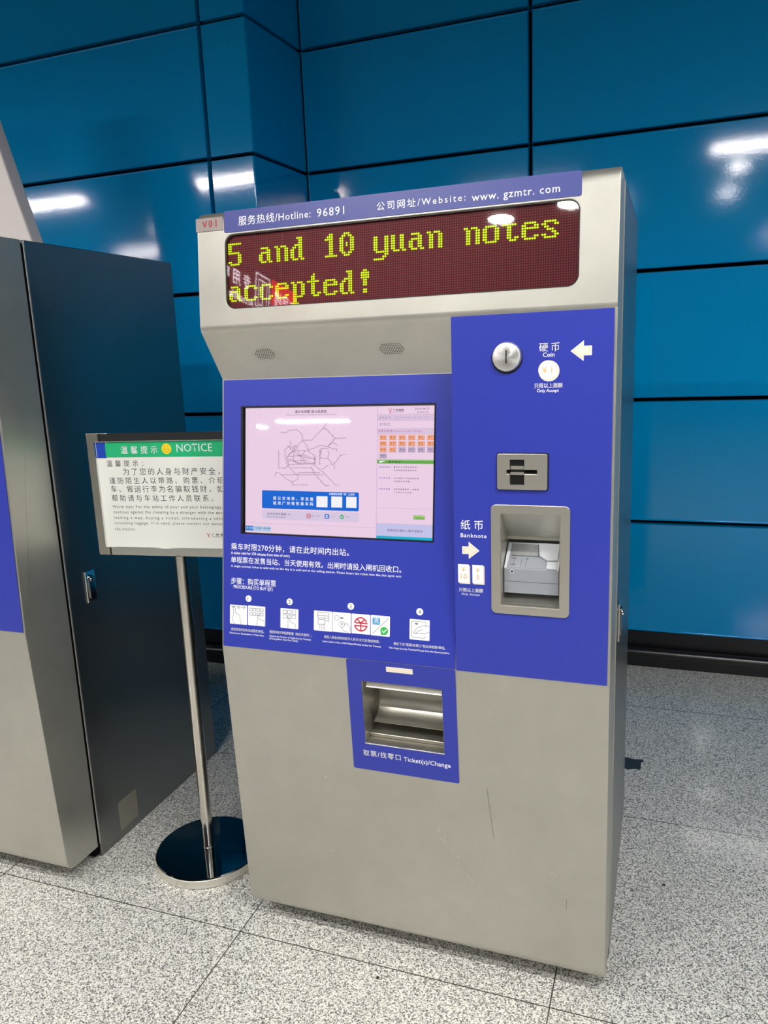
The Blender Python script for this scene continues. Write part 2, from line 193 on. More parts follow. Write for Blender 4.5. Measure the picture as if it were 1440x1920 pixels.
class M:                                        # collects shapes, then links them as one mesh object
    def __init__(s): s.bm = bmesh.new()
    def box(s, x0, y0, z0, x1, y1, z1, bev=0., seg=2):
        v = bmesh.ops.create_cube(s.bm, size=1)['verts']
        for q in v: q.co = Vector(((x0 + x1) / 2 + q.co.x * (x1 - x0), (y0 + y1) / 2 + q.co.y * (y1 - y0), (z0 + z1) / 2 + q.co.z * (z1 - z0)))
        if bev: s.bev(v, bev, seg)
        return v
    def bev(s, v, w, seg=2):
        e = list({e for q in v for e in q.link_edges})
        bmesh.ops.bevel(s.bm, geom=e, offset=w, segments=seg, affect='EDGES', profile=.5)
    def prism(s, pts, z0, z1):                  # 2D outline (counter-clockwise) raised along z
        a = [s.bm.verts.new((x, y, z0)) for x, y in pts]; b = [s.bm.verts.new((x, y, z1)) for x, y in pts]
        n = len(pts)
        s.bm.faces.new(b); s.bm.faces.new(a[::-1])
        for i in range(n): s.bm.faces.new((a[i], a[(i + 1) % n], b[(i + 1) % n], b[i]))
        return a + b
    def extrude_x(s, pts, x0, x1):              # (y, z) profile drawn out along x
        a = [s.bm.verts.new((x0, y, z)) for y, z in pts]; b = [s.bm.verts.new((x1, y, z)) for y, z in pts]
        n = len(pts)
        s.bm.faces.new(a); s.bm.faces.new(b[::-1])
        for i in range(n): s.bm.faces.new((a[(i + 1) % n], a[i], b[i], b[(i + 1) % n]))
    def poly(s, pts, z):
        s.bm.faces.new([s.bm.verts.new((x, y, z)) for x, y in pts])
    def line(s, pts, w, z):                     # thin printed stroke
        for (x0, y0), (x1, y1) in zip(pts, pts[1:]):
            d = Vector((x1 - x0, y1 - y0)); L = d.length
            if L < 1e-6: continue
            d /= L; n = Vector((-d.y, d.x)) * w / 2; e = d * w * .4
            s.poly([(x0 - e.x - n.x, y0 - e.y - n.y), (x1 + e.x - n.x, y1 + e.y - n.y), (x1 + e.x + n.x, y1 + e.y + n.y), (x0 - e.x + n.x, y0 - e.y + n.y)], z)
    def ring(s, cx, cy, r0, r1, z, n=40):
        for i in range(n):
            a, b = 2 * math.pi * i / n, 2 * math.pi * (i + 1) / n
            s.poly([(cx + r0 * math.cos(a), cy + r0 * math.sin(a)), (cx + r1 * math.cos(a), cy + r1 * math.sin(a)), (cx + r1 * math.cos(b), cy + r1 * math.sin(b)), (cx + r0 * math.cos(b), cy + r0 * math.sin(b))], z)
    def disc(s, cx, cy, r, z, n=32): s.poly([(cx + r * math.cos(2 * math.pi * i / n), cy + r * math.sin(2 * math.pi * i / n)) for i in range(n)], z)
    def cyl(s, cx, cy, r, z0, z1, n=48, bev=0.):
        v = s.prism([(cx + r * math.cos(2 * math.pi * i / n), cy + r * math.sin(2 * math.pi * i / n)) for i in range(n)], z0, z1)
        return v
    def lathe(s, prof, cx=0, cy=0, n=64):       # (r, z) profile turned about the vertical
        rings = []
        for r, z in prof:
            rings.append([s.bm.verts.new((cx + r * math.cos(2 * math.pi * i / n), cy + r * math.sin(2 * math.pi * i / n), z)) for i in range(n)] if r > 1e-6 else [s.bm.verts.new((cx, cy, z))])
        for a, b in zip(rings, rings[1:]):
            for i in range(n):
                j = (i + 1) % n
                q = [a[i % len(a)], a[j % len(a)], b[j % len(b)], b[i % len(b)]]
                q = list(dict.fromkeys(q))
                if len(q) > 2: s.bm.faces.new(q)
    def build(s, name, m, parent=None, smooth=False, loc=(0, 0, 0)):
        bmesh.ops.remove_doubles(s.bm, verts=s.bm.verts, dist=1e-7)
        if not getattr(s, 'flat', False): bmesh.ops.recalc_face_normals(s.bm, faces=s.bm.faces)
        me = bpy.data.meshes.new(name); s.bm.to_mesh(me); s.bm.free()
        return link(name, me, m, parent, smooth, loc)
def link(name, me, m, parent=None, smooth=False, loc=(0, 0, 0)):
    o = bpy.data.objects.new(name, me); COL.objects.link(o); me.materials.clear(); me.materials.append(m)
    if smooth:
        for p in me.polygons: p.use_smooth = True
        me.set_sharp_from_angle(angle=math.radians(35))
        for p in me.polygons: p.use_smooth = p.area < .012
    o.location = loc
    if parent: o.parent = parent
    return o
def flat():
    m = M(); m.flat = True; return m
def empty(name, loc=(0, 0, 0), rz=0., parent=None):
    o = bpy.data.objects.new(name, None); COL.objects.link(o); o.location = loc; o.rotation_euler = (0, 0, rz); o.empty_display_size = .1
    if parent: o.parent = parent
    return o
def tag(o, label=None, cat=None, group=None, kind=None):
    if label: o['label'] = label
    if cat: o['category'] = cat
    if group: o['group'] = group
    if kind: o['kind'] = kind
    return o
def rrect(x0, y0, x1, y1, r, n=6):
    p = []
    for cx, cy, a0 in ((x1 - r, y0 + r, -90), (x1 - r, y1 - r, 0), (x0 + r, y1 - r, 90), (x0 + r, y0 + r, 180)):
        for i in range(n + 1):
            a = math.radians(a0 + 90 * i / n); p.append((cx + r * math.cos(a), cy + r * math.sin(a)))
    return p
def cut(o, cutters):                            # saw openings out of a mesh
    tmp = []
    for c in cutters:
        md = o.modifiers.new('b', 'BOOLEAN'); md.operation = 'DIFFERENCE'; md.object = c; md.solver = 'EXACT'; tmp.append(c)
    bpy.context.view_layer.update()
    me = bpy.data.meshes.new_from_object(o.evaluated_get(bpy.context.evaluated_depsgraph_get()))
    o.modifiers.clear(); old = o.data; o.data = me; bpy.data.meshes.remove(old)
    for c in tmp:
        d = c.data; bpy.data.objects.remove(c); bpy.data.meshes.remove(d)
def frame(o, origin, ang):                      # lay local (x, up, out) onto a leaning face
    o.location = origin; o.rotation_euler = (math.pi / 2 - ang, 0, 0)
CAPS = {}
def text(body, x, s, w, h, m, parent, z=.0006, bold=0., name='lettering', font_cjk=True):
    cu = bpy.data.curves.new('t', 'FONT'); cu.body = body; cu.resolution_u = 2
    o = bpy.data.objects.new('t', cu); COL.objects.link(o)
    cjk = any(ord(c) > 0x2fff for c in body)
    cu.offset = min(bold, .003) if cjk else min(bold, .012)
    em = h / (.95 if cjk else .72)
    cu.size = 1.0
    def width():
        bpy.context.view_layer.update()
        return o.dimensions.x
    w0 = width() * em; sx = 1.0
    if w0 < w and len(body) > 1:
        cu.space_character = 1.3; w1 = width() * em
        cu.space_character = 1 + .3 * (w - w0) / max(w1 - w0, 1e-6); width()
    elif w0 > w: sx = max(w / w0, .84); em *= w / w0 / sx
    me = bpy.data.meshes.new_from_object(o.evaluated_get(bpy.context.evaluated_depsgraph_get()))
    bpy.data.objects.remove(o); bpy.data.curves.remove(cu)
    xs = [v.co.x for v in me.vertices]; mx = min(xs) if xs else 0
    for v in me.vertices:
        v.co = Vector((x + (v.co.x - mx) * em * sx, s + v.co.y * em + (.06 * em if cjk else 0), z))
    if cjk and bold > .006:                     # heavier strokes: the glyphs struck again a hair to the side
        bm = bmesh.new(); bm.from_mesh(me); base_ = bm.faces[:]
        for dx, dy in ((.022, 0), (0, .018)):
            d = bmesh.ops.duplicate(bm, geom=base_)['geom']
            for v in d:
                if isinstance(v, bmesh.types.BMVert): v.co += Vector((dx * em * min(1, bold / .015), dy * em * min(1, bold / .015), .00004))
        bm.to_mesh(me); bm.free()
    return link(name, me, m, parent)
def texts(rows, parent, z=.0006):
    for t, x, s, w, h, m, b in rows: text(t, x, s, w, h, TXT[m], parent, z, b)
def tri(o):
    return o

# ---------------------------------------------------------------- setting
def granite():
    m = bpy.data.materials.new('granite_floor'); m.use_nodes = True; nt = m.node_tree; b = nt.nodes['Principled BSDF']; N = nt.nodes.new; L = nt.links.new
    tc = N('ShaderNodeTexCoord')
    vo = N('ShaderNodeTexVoronoi'); vo.inputs['Scale'].default_value = 310; L(tc.outputs['Object'], vo.inputs['Vector'])
    sp = N('ShaderNodeSeparateColor'); L(vo.outputs['Color'], sp.inputs[0])
    nz = N('ShaderNodeTexNoise'); nz.inputs['Scale'].default_value = 200; nz.inputs['Detail'].default_value = 4; L(tc.outputs['Object'], nz.inputs['Vector'])
    ad = N('ShaderNodeMath'); ad.operation = 'MULTIPLY_ADD'; ad.inputs[1].default_value = .55; L(sp.outputs[0], ad.inputs[0])
    mu = N('ShaderNodeMath'); mu.operation = 'MULTIPLY'; mu.inputs[1].default_value = .5; L(nz.outputs[0], mu.inputs[0]); L(mu.outputs[0], ad.inputs[2])
    rp = N('ShaderNodeValToRGB'); e = rp.color_ramp.elements
    e[0].position = .24; e[0].color = srgb(78, 78, 77); e[1].position = .82; e[1].color = srgb(232, 229, 220)
    k = e.new(.42); k.color = srgb(148, 147, 143); k = e.new(.56); k.color = srgb(206, 203, 195)
    L(ad.outputs[0], rp.inputs[0])
    sx = N('ShaderNodeSeparateXYZ'); L(tc.outputs['Object'], sx.inputs[0])
    def joint(sock, pitch, off):
        a = N('ShaderNodeMath'); a.operation = 'MULTIPLY_ADD'; a.inputs[1].default_value = 1 / pitch; a.inputs[2].default_value = -off / pitch + .5; L(sock, a.inputs[0])
        f = N('ShaderNodeMath'); f.operation = 'FRACT'; L(a.outputs[0], f.inputs[0])
        d = N('ShaderNodeMath'); d.operation = 'SUBTRACT'; d.inputs[1].default_value = .5; L(f.outputs[0], d.inputs[0])
        q = N('ShaderNodeMath'); q.operation = 'ABSOLUTE'; L(d.outputs[0], q.inputs[0])
        c = N('ShaderNodeMath'); c.operation = 'LESS_THAN'; c.inputs[1].default_value = .0017 / pitch; L(q.outputs[0], c.inputs[0]); return c.outputs[0]
    mx = N('ShaderNodeMath'); mx.operation = 'MAXIMUM'; L(joint(sx.outputs[0], .8765, -.0035), mx.inputs[0]); L(joint(sx.outputs[1], .882, -.031), mx.inputs[1])
    mi = N('ShaderNodeMix'); mi.data_type = 'RGBA'; L(mx.outputs[0], mi.inputs[0]); L(rp.outputs[0], mi.inputs[6]); mi.inputs[7].default_value = srgb(70, 66, 60)
    L(mi.outputs[2], b.inputs['Base Color']); b.inputs['Roughness'].default_value = .09; b.inputs['Specular IOR Level'].default_value = .5
    return m
fl = M(); fl.box(-7, -11, -.1, 7, 2.6, 0); tag(fl.build('floor', granite()), kind='structure')
WALL = mat('blue_enamel_panel', srgb(0, 143, 205), rough=.075, spec=.5, bump=(110, .05, .002))
ROWS = [.166, .7387, 1.3373, 1.9297, 2.5359, 3.117, 3.70, 4.15]
WD = 2.2512; CX, CY, IX = -.738, 1.74, -.709     # back wall depth, projecting corner
def panel(m, a, b, z0, z1, g=.009, t=.03):      # one cladding panel between two plan points, folded edges
    a = Vector(a); b = Vector(b); d = (b - a).normalized(); n = Vector((d.y, -d.x))
    v = m.box(0, 0, 0, 1, 1, 1)
    L = (b - a).length
    for q in v:
        p = a + d * (g + q.co.x * (L - 2 * g)) - n * t * (1 - q.co.y)
        q.co = Vector((p.x, p.y, z0 + g + q.co.z * (z1 - z0 - 2 * g)))
    m.bev(v, .006, 3)
def cladding(name, runs):
    m = M()
    for a, b, g in runs:
        for z0, z1 in zip(ROWS, ROWS[1:]):
            panel(m, a, b, z0, z1)
    o = m.build(name, WALL, None, True); tag(o, kind='structure')
    k = M()
    for a, b, g in runs:
        a = Vector(a); b = Vector(b); d = (b - a).normalized(); n = Vector((d.y, -d.x))
        p = [a - n * .028, b - n * .028, b - n * .09, a - n * .09]
        k.prism([(q.x, q.y) for q in p], .0, 4.2)
    tag(k.build('backing', VOID, o))
    return o
cladding('wall_back', [((IX, WD), (.455, WD), 0), ((.455, WD), (2.93, WD), 0), ((2.93, WD), (5.4, WD), 0)])
# wall_left: projecting bay; its return face is folded round the corner
lw = M()
for z0, z1 in zip(ROWS, ROWS[1:]):
    panel(lw, (-3.40, CY), (-.974, CY), z0, z1); panel(lw, (-5.82, CY), (-3.40, CY), z0, z1)
    g = .009; t = .03
    a = [(-.974 + g, CY), (CX, CY), (IX, WD - .002), (IX - t, WD - .002), (CX - t, CY + t), (-.974 + g, CY + t)]
    v = lw.prism(a, z0 + g, z1 - g)
    es = [e for q in v for e in q.link_edges if abs(e.verts[0].co.z - e.verts[1].co.z) < 1e-6 and min(e.verts[0].co.y, e.verts[1].co.y) <= WD and not (e.verts[0].co.x < IX - .02 and e.verts[0].co.y > CY + .02)]
    ev = [e for q in v for e in q.link_edges if abs(e.verts[0].co.x - CX) < 1e-4 and abs(e.verts[1].co.x - CX) < 1e-4 and abs(e.verts[0].co.y - e.verts[1].co.y) < 1e-4]
    bmesh.ops.bevel(lw.bm, geom=list(set(ev)), offset=.008, segments=4, affect='EDGES', profile=.5)
lo = lw.build('wall_left', WALL, None, True); tag(lo, kind='structure')
k = M(); k.prism([(-5.8, CY + .028), (CX - .03, CY + .028), (IX - .034, WD - .004), (IX - .034, WD + .1), (-5.8, WD + .1)], 0, 4.2); k.build('backing', VOID, lo)
SKIRT = mat('black_skirting', srgb(20, 21, 24), rough=.3, spec=.5)
def skirt(name, a, b):
    m = M(); a = Vector(a); b = Vector(b); d = (b - a).normalized(); n = Vector((d.y, -d.x)); L = (b - a).length
    prof = [(-.02, 0), (.045, 0)] + [(.02 + .028 * math.cos(t), .062 + .028 * math.sin(t)) for t in [math.radians(x) for x in range(-20, 171, 15)]] + [(-.012, .072), (-.012, .172), (-.02, .172)]
    A = [m.bm.verts.new((a.x + n.x * y, a.y + n.y * y, z)) for y, z in prof]; B = [m.bm.verts.new((b.x + n.x * y, b.y + n.y * y, z)) for y, z in prof]
    m.bm.faces.new(A); m.bm.faces.new(B[::-1])
    for i in range(len(prof)):
        j = (i + 1) % len(prof); m.bm.faces.new((A[j], A[i], B[i], B[j]))
    tag(m.build(name, SKIRT, None, True), kind='structure')
skirt('baseboard_back', (IX, WD - .004), (5.4, WD - .004)); skirt('baseboard_left', (-5.82, CY - .004), (CX, CY - .004)); skirt('baseboard_return', (CX + .004, CY), (IX + .004, WD - .02))
cl = M(); cl.box(-7, -11, 4.2, 7, 2.6, 4.3); tag(cl.build('ceiling', mat('dark_ceiling', srgb(70, 72, 76), rough=.8)), kind='structure')

# ---------------------------------------------------------------- lamps of the hall
LIT = emat('lamp_diffuser', (1, .985, .955, 1), LAMP); HOUSE = mat('lamp_housing', srgb(210, 210, 208), rough=.5)
def linear_lamp(x, y, z=3.10, L=1.05):
    r = empty('linear_lamp', (x + L / 2, y, z))
    m = M(); m.box(-L / 2, -.06, 0, L / 2, .06, .07, .006); m.build('housing', HOUSE, r)
    m = M(); m.extrude_x([(.05 * math.cos(a), .006 * math.sin(a)) for a in [math.radians(t) for t in range(180, 361, 15)]], -L / 2 + .01, L / 2 - .01); m.build('diffuser', LIT, r, True, (0, 0, -.0005))
    for sx in (-L / 2 + .12, L / 2 - .12):
        m = M(); m.cyl(sx, 0, .006, .07, 1.1, 10); m.build('hanger', HOUSE, r)
    return r
ORD = ('first', 'second', 'third', 'fourth', 'fifth')
for yy, wh, xs in ((-1.05, 'near row of lamps', (-5.08, -2.92, 1.36, 3.5)), (-4.3, 'middle row of lamps', (-6.2, 2.8, 5.0)), (-7.3, 'far row of lamps', (-6.0, -3.85, 2.4))):
    for i, x in enumerate(xs):
        tag(linear_lamp(x, yy), '%s white linear lamp from the left in the %s' % (ORD[i], wh), 'lamp', 'linear lamps hung over the hall')
tag(linear_lamp(-.85, -1.90), 'unseen white linear lamp added before the ticket machine to light its header', 'lamp', 'linear lamps hung over the hall')  # fill lamp added outside the rows to brighten the header's left side
for i, (x, y, wh) in enumerate(((.07, -3.16, 'straight in front of the ticket machine'), (.52, -3.02, 'in front of the machine, right of the straight one'), (1.62, -1.86, 'on the right, nearest the wall'), (1.61, -3.16, 'on the right, farther from the wall'), (-4.47, -2.89, 'far out on the left'), (-4.26, -7.65, 'at the far left end of the hall'))):
    r = empty('round_lamp', (x, y, 3.10)); tag(r, 'small round white downlight ' + wh, 'lamp', 'round downlights over the hall')
    m = M(); m.lathe([(.0, .1), (.09, .1), (.092, 0), (.08, 0), (.08, .02), (0, .02)]); m.build('housing', HOUSE, r, True)
    m = M(); m.lathe([(0, -.004), (.03, -.003), (.06, -.001), (.078, .004), (0, .005)], n=32); m.build('diffuser', LIT, r, True)
    m = M(); m.cyl(0, 0, .008, .1, 1.1, 10); m.build('hanger', HOUSE, r)
# hanging sign out in the hall, mirrored in the LED window
hs = empty('hanging_sign', (-2.0, -3.75, 2.75)); tag(hs, 'black hanging sign with white lift symbol and red end, mirrored in the LED window', 'sign')
m = M(); m.box(-.12, -.72, 0, -.004, .80, .42, .006); m.build('sign_box', BLACK, hs)
for yy in (-.5, .55): m = M(); m.box(-.06, yy, .42, -.05, yy + .01, 1.45); m.build('hanger', HOUSE, hs)
SGL = emat('backlit_white', srgb(250, 236, 246), 9); SGR = emat('backlit_red', srgb(236, 30, 20), 7)
def on_sign(o): o.rotation_euler = (math.pi / 2, 0, math.pi / 2); o.location = (-.004, 0, 0); return o
for t_, x, s_, w, h in (('专用电梯', .10, .165, .58, .12), ('Accessible Lift', .05, .055, .5, .06)): on_sign(text(t_, x, s_, w, h, SGL, hs, .002, .01))
m = M(); m.flat = True
for x0, y0, x1, y1, w in ((-.20, .08, .02, .34, .012), (-.155, .10, -.025, .30, .009)):
    m.line([(x0, y0), (x1, y0), (x1, y1), (x0, y1), (x0, y0)], w, .002)
m.line([(-.09, .10), (-.09, .30)], .012, .002); on_sign(m.build('lift_symbol', SGL, hs))
m = M(); m.flat = True; m.poly([(-.68, .05), (-.24, .05), (-.24, .36), (-.68, .36)], .001); on_sign(m.build('red_field', SGR, hs))
on_sign(text('3号线', -.62, .15, .33, .14, SGL, hs, .003, .01))

# ---------------------------------------------------------------- the ticket machine
ZJ = .8587
A_SCR = math.atan2(.1552, .9879); A_COIN = math.atan2(.0298, .9996); A_HEAD = math.atan2(.1056, .9944); A_LOW = math.atan2(-.0461, .9989)
tm = empty('ticket_machine')
tag(tm, 'steel and blue ticket machine with lit LED sign reading 5 and 10 yuan notes accepted', 'ticket machine', 'ticket machines along the blue wall')
c = M(); v = c.box(0, .187, 0, 1, .893, 1.963, .002, 1); cab = c.build('cabinet', SIDE_STEEL, tm)
c = M(); c.box(.008, .165, .012, .992, .19, 1.955); c.build('door_gap', VOID, tm)
def arc(cx, cz, r, a0, a1, n=6): return [(cx + r * math.cos(math.radians(a0 + (a1 - a0) * i / n)), cz + r * math.sin(math.radians(a0 + (a1 - a0) * i / n))) for i in range(n + 1)]
def rnd(pts, radii, n=6):                       # round the corners of a profile
    out = []
    N_ = len(pts)
    for i, p in enumerate(pts):
        r = radii[i]; p = Vector(p)
        if not r: out.append(tuple(p)); continue
        a = (Vector(pts[i - 1]) - p).normalized(); b = (Vector(pts[(i + 1) % N_]) - p).normalized()
        ang = a.angle(b); d = r / math.tan(ang / 2); c_ = p + (a + b).normalized() * r / math.sin(ang / 2)
        p0 = p + a * d; p1 = p + b * d; v0 = p0 - c_; v1 = p1 - c_; t = v0.angle_signed(v1)
        for j in range(n + 1):
            q = v0.copy(); q.rotate(Matrix.Rotation(-t * j / n, 2)); out.append(tuple(c_ + q))
    return out
TOP = (.0545, 1.963)
profL = rnd([(.175, .045), (.175, 1.963), TOP, (.0245, 1.682), (.1099, 1.558), (0, ZJ), (.0375, .045)], [0, 0, .032, .028, .004, .004, .034])
profR = rnd([(.175, .045), (.175, 1.963), TOP, (.0245, 1.682), (0, ZJ), (.0375, .045)], [0, 0, .032, .0, .004, .016])
d_ = M(); d_.extrude_x(profL, 0, 1.0); doorL = d_.build('front_door', STEEL, tm, True)
profC = [(.0275, 1.6820), (.0247, 1.6815), (.0003, ZJ + .002), (.0040, ZJ + .002), (.1099, 1.5580)]
d_ = M(); d_.extrude_x([(.0320, 1.6800), (.0250, 1.6815), (.0004, ZJ + .0015), (.0200, ZJ + .0015), (.1150, 1.5580)], .6455, 1.0006); doorR = d_.build('payment_door', STEEL, tm, True)
def cutter(shape, origin, ang):
    o = shape.build('c', VOID); frame(o, origin, ang); return o
O_J = (0, 0, ZJ); O_H = (0, .0245, 1.6819); O_L = (0, .0387, .02)
# openings
c1 = M(); c1.prism(rrect(.0763, .0478, .9205, .2245, .024), -.022, .02); led_cut = c1
cL = [cutter(led_cut, O_H, A_HEAD)]
c1 = M(); c1.box(.0575, .3040, -.03, .585, .6360, .02); cL.append(cutter(c1, O_J, A_SCR))
c1 = M(); c1.box(.3975, .609, -.115, .608, .7825, .02); cL.append(cutter(c1, O_L, A_LOW))
c1 = M(); c1.box(.7555, .171, -.145, .888, .3845, .02); cL.append(cutter(c1, O_J, A_COIN))
cut(doorL, cL)
cR = []
c1 = M(); c1.box(.7555, .171, -.12, .888, .3845, .02); cR.append(cutter(c1, O_J, A_COIN))
cut(doorR, cR)
for d_ in (doorL, doorR):
    for p in d_.data.polygons: p.use_smooth = True
    d_.data.set_sharp_from_angle(angle=math.radians(35))
    for p in d_.data.polygons: p.use_smooth = p.area < .012
    bv = d_.modifiers.new('edge', 'BEVEL'); bv.width = .0016; bv.segments = 2; bv.limit_method = 'ANGLE'; bv.angle_limit = math.radians(55); bv.harden_normals = False
# header strip, number plate, LED board
q = M(); q.box(.9990, .1830, .05, 1.0018, .1890, 1.955, .0006, 1); q.build('edge_trim', FRAME_STEEL, tm)
st = M(); st.prism(rrect(.0768, .2290, .9230, .2795, .004), .0, .0014); strip = st.build('hotline_strip', STRIP_BLUE, tm); frame(strip, O_H, A_HEAD)
texts(HEAD_T, strip, .0020)
st = M(); st.box(-.0025, .2365, -.012, .0735, .2690, .0018, .0008, 1); plate = st.build('number_plate', mat('plate_steel', srgb(150, 140, 136), rough=.5, metal=.5), tm); frame(plate, O_H, A_HEAD)
texts(PLATE_T, plate, .0024)
def led_board():
    m = bpy.data.materials.new('led_board'); m.use_nodes = True; nt = m.node_tree; b = nt.nodes['Principled BSDF']; N = nt.nodes.new; L = nt.links.new
    tc = N('ShaderNodeTexCoord'); sx = N('ShaderNodeSeparateXYZ'); L(tc.outputs['Object'], sx.inputs[0])
    def cell(sock, o0, p):
        a = N('ShaderNodeMath'); a.operation = 'MULTIPLY_ADD'; a.inputs[1].default_value = 1 / p; a.inputs[2].default_value = -o0 / p + .5; L(sock, a.inputs[0])
        f = N('ShaderNodeMath'); f.operation = 'FRACT'; L(a.outputs[0], f.inputs[0])
        s = N('ShaderNodeMath'); s.operation = 'SUBTRACT'; s.inputs[1].default_value = .5; L(f.outputs[0], s.inputs[0])
        q = N('ShaderNodeMath'); q.operation = 'MULTIPLY'; L(s.outputs[0], q.inputs[0]); L(s.outputs[0], q.inputs[1]); return q.outputs[0]
    ad = N('ShaderNodeMath'); L(cell(sx.outputs[0], LX, LPX), ad.inputs[0]); L(cell(sx.outputs[1], LY, LPY), ad.inputs[1])
    lt = N('ShaderNodeMath'); lt.operation = 'LESS_THAN'; lt.inputs[1].default_value = .30 ** 2; L(ad.outputs[0], lt.inputs[0])
    mi = N('ShaderNodeMix'); mi.data_type = 'RGBA'; L(lt.outputs[0], mi.inputs[0]); mi.inputs[6].default_value = srgb(84, 0, 8); mi.inputs[7].default_value = srgb(172, 40, 58)
    L(mi.outputs[2], b.inputs['Base Color']); b.inputs['Roughness'].default_value = .6
    return m
LX, LY, LPX, LPY = .0825, .2140, .005278, .0054
def pane_mat(name, tint):
    m = bpy.data.materials.new(name); m.use_nodes = True; nt = m.node_tree; nt.nodes.clear(); N = nt.nodes.new; L = nt.links.new
    out = N('ShaderNodeOutputMaterial'); mx = N('ShaderNodeMixShader'); fr = N('ShaderNodeFresnel'); fr.inputs[0].default_value = 1.5
    tr = N('ShaderNodeBsdfTransparent'); tr.inputs[0].default_value = tint; gl = N('ShaderNodeBsdfGlossy'); gl.inputs['Roughness'].default_value = .022
    L(fr.outputs[0], mx.inputs[0]); L(tr.outputs[0], mx.inputs[1]); L(gl.outputs[0], mx.inputs[2]); L(mx.outputs[0], out.inputs[0]); return m
GLASS = pane_mat('clear_pane', (1, 1, 1, 1))
lb = M(); lb.prism(rrect(.0765, .0480, .9203, .2243, .0238), -.018, -.010); led = lb.build('led_display', led_board(), tm); frame(led, O_H, A_HEAD)
FONT = {'5': '0000FEC0C0C0FC0606C67C', 'a': '0000000000780C7CCCCC76', 'n': '0000000000DC6666666666', 'd': '00001C0C0C3C6CCCCCCC76', '1': '000018387818181818187E', '0': '0000386CC6C6D6C6C66C38',
        'y': '0000000000C6C6C6C6C67E060CF8', 'u': '0000000000CCCCCCCCCC76', 'o': '00000000007CC6C6C6C67C', 't': '0000103030FC303030361C', 'e': '00000000007CC6FEC0C67C', 's': '00000000007CC6701CC67C',
        'c': '00000000007CC6C0C0C67C', 'p': '0000000000DC6666667C6060F0', '!': '0000183C3C3C1818001818'}
FONT.update({'5': '0000FEC0C0C0FC060606C67C', 'a': '0000000000780C7CCCCCCC76', 'n': '0000000000DC666666666666', 'd': '00001C0C0C3C6CCCCCCCCC76'.replace('CCCCCCCC76', 'CCCCCC76') + '', '1': '00001838781818181818187E',
             '0': '0000386CC6C6D6D6C6C66C38', 'y': '0000000000C6C6C6C6C6C67E060CF8', 'u': '0000000000CCCCCCCCCCCC76', 'o': '00000000007CC6C6C6C6C67C', 't': '0000103030FC30303030361C', 'e': '00000000007CC6FEC0C0C67C',
             's': '00000000007CC660380CC67C', 'c': '00000000007CC6C0C0C0C67C', 'p': '0000000000DC66666666667C6060F0', '!': '0000183C3C3C181818001818'})
FONT['d'] = '00001C0C0C3C6CCCCCCCCC76'
ld = M(); ld.flat = True
for row, line in enumerate(('5 and 10 yuan notes', 'accepted!')):
    for ci, ch in enumerate(line):
        if ch == ' ': continue
        g_ = FONT[ch]
        for r_ in range(len(g_) // 2):
            bits = int(g_[2 * r_:2 * r_ + 2], 16)
            for c_ in range(8):
                if bits >> (7 - c_) & 1:
                    x = LX + (ci * 8 + c_) * LPX; y = LY - (row * 16 + r_) * LPY; R_ = .00245
                    top = [ld.bm.verts.new((x + R_ * .6 * math.cos(a * math.pi / 4), y + R_ * .6 * math.sin(a * math.pi / 4), -.0082)) for a in range(8)]
                    bot = [ld.bm.verts.new((x + R_ * math.cos(a * math.pi / 4), y + R_ * math.sin(a * math.pi / 4), -.0098)) for a in range(8)]
                    ld.bm.faces.new(top)
                    for a in range(8): ld.bm.faces.new((bot[a], bot[(a + 1) % 8], top[(a + 1) % 8], top[a]))
lit = ld.build('lit_lettering', LED_ON, led); lit['label'] = 'glowing yellow-green dot message'
gp = M(); gp.prism(rrect(.0768, .0483, .9200, .2240, .0236), -.0045, -.0035); gp.build('glass_pane', GLASS, led)
bz = M()
o_, i_ = rrect(.0764, .0479, .9204, .2244, .0239), rrect(.0785, .0500, .9183, .2223, .022)
for j in range(len(o_)):
    q = (j + 1) % len(o_); bz.poly([o_[j], o_[q], i_[q], i_[j]], -.0030)
bz.flat = True; bz.build('bezel', BLACK, led)
# speaker grilles under the header
A_U = math.atan2(-.5679, .8231)
for cx, n5 in ((.1535, 10), (.4893, 11)):
    g_ = M(); g_.flat = True
    for r_ in range(7):
        nn = n5 - abs(r_ - 3); 
        for q in range(nn): g_.disc(cx + (q - (nn - 1) / 2) * .0060, .0725 + (r_ - 3) * .0045 * 1.0, .0014, .0005, 8)
    o = g_.build('speaker_grille', VOID, tm); o.location = (0, .1099, 1.5582); o.rotation_euler = (math.pi / 2 + math.atan2(.5679, .8231), 0, 0)
# instruction panel (blue film left)
p_ = M(); p_.box(.0048, .0008, .0003, .6435, .7048, .0018); ins = p_.build('instruction_panel', BLUE, tm); frame(ins, O_J, A_SCR)
c1 = M(); c1.box(.0570, .3035, -.03, .5855, .6365, .02); cut(ins, [cutter(c1, O_J, A_SCR)])
texts(INS_T, ins, .0022); texts(INS_T2, ins, .0022)
for x0, y0, x1, y1 in TILES.values(): ti = M(); ti.flat = True; ti.poly(rrect(x0, y0, x1, y1, .002, 3), .0021); ti.build('pictogram_card', WHITE, ins)
for x, y in ICON['nums']: ti = M(); ti.flat = True; ti.disc(x, y, .0088, .0021); ti.build('step_disc', WHITE, ins)
for i, (x, y) in enumerate(ICON['nums']): text(str(i + 1), x - .003, y - .0052, .006, .0105, PEN_M, ins, .0024)
PES = {}
for k_, (x0, y0, x1, y1) in TILES.items(): PES[k_] = M(); PES[k_].flat = True
def pen_at(x): return next(PES[k_] for k_, b in TILES.items() if b[0] - .002 <= x <= b[2] + .0012)
for l in PEN: pen_at(sum(q_[0] for q_ in l) / len(l)).line(l, .0009, .0024)
pe = PES['t1']
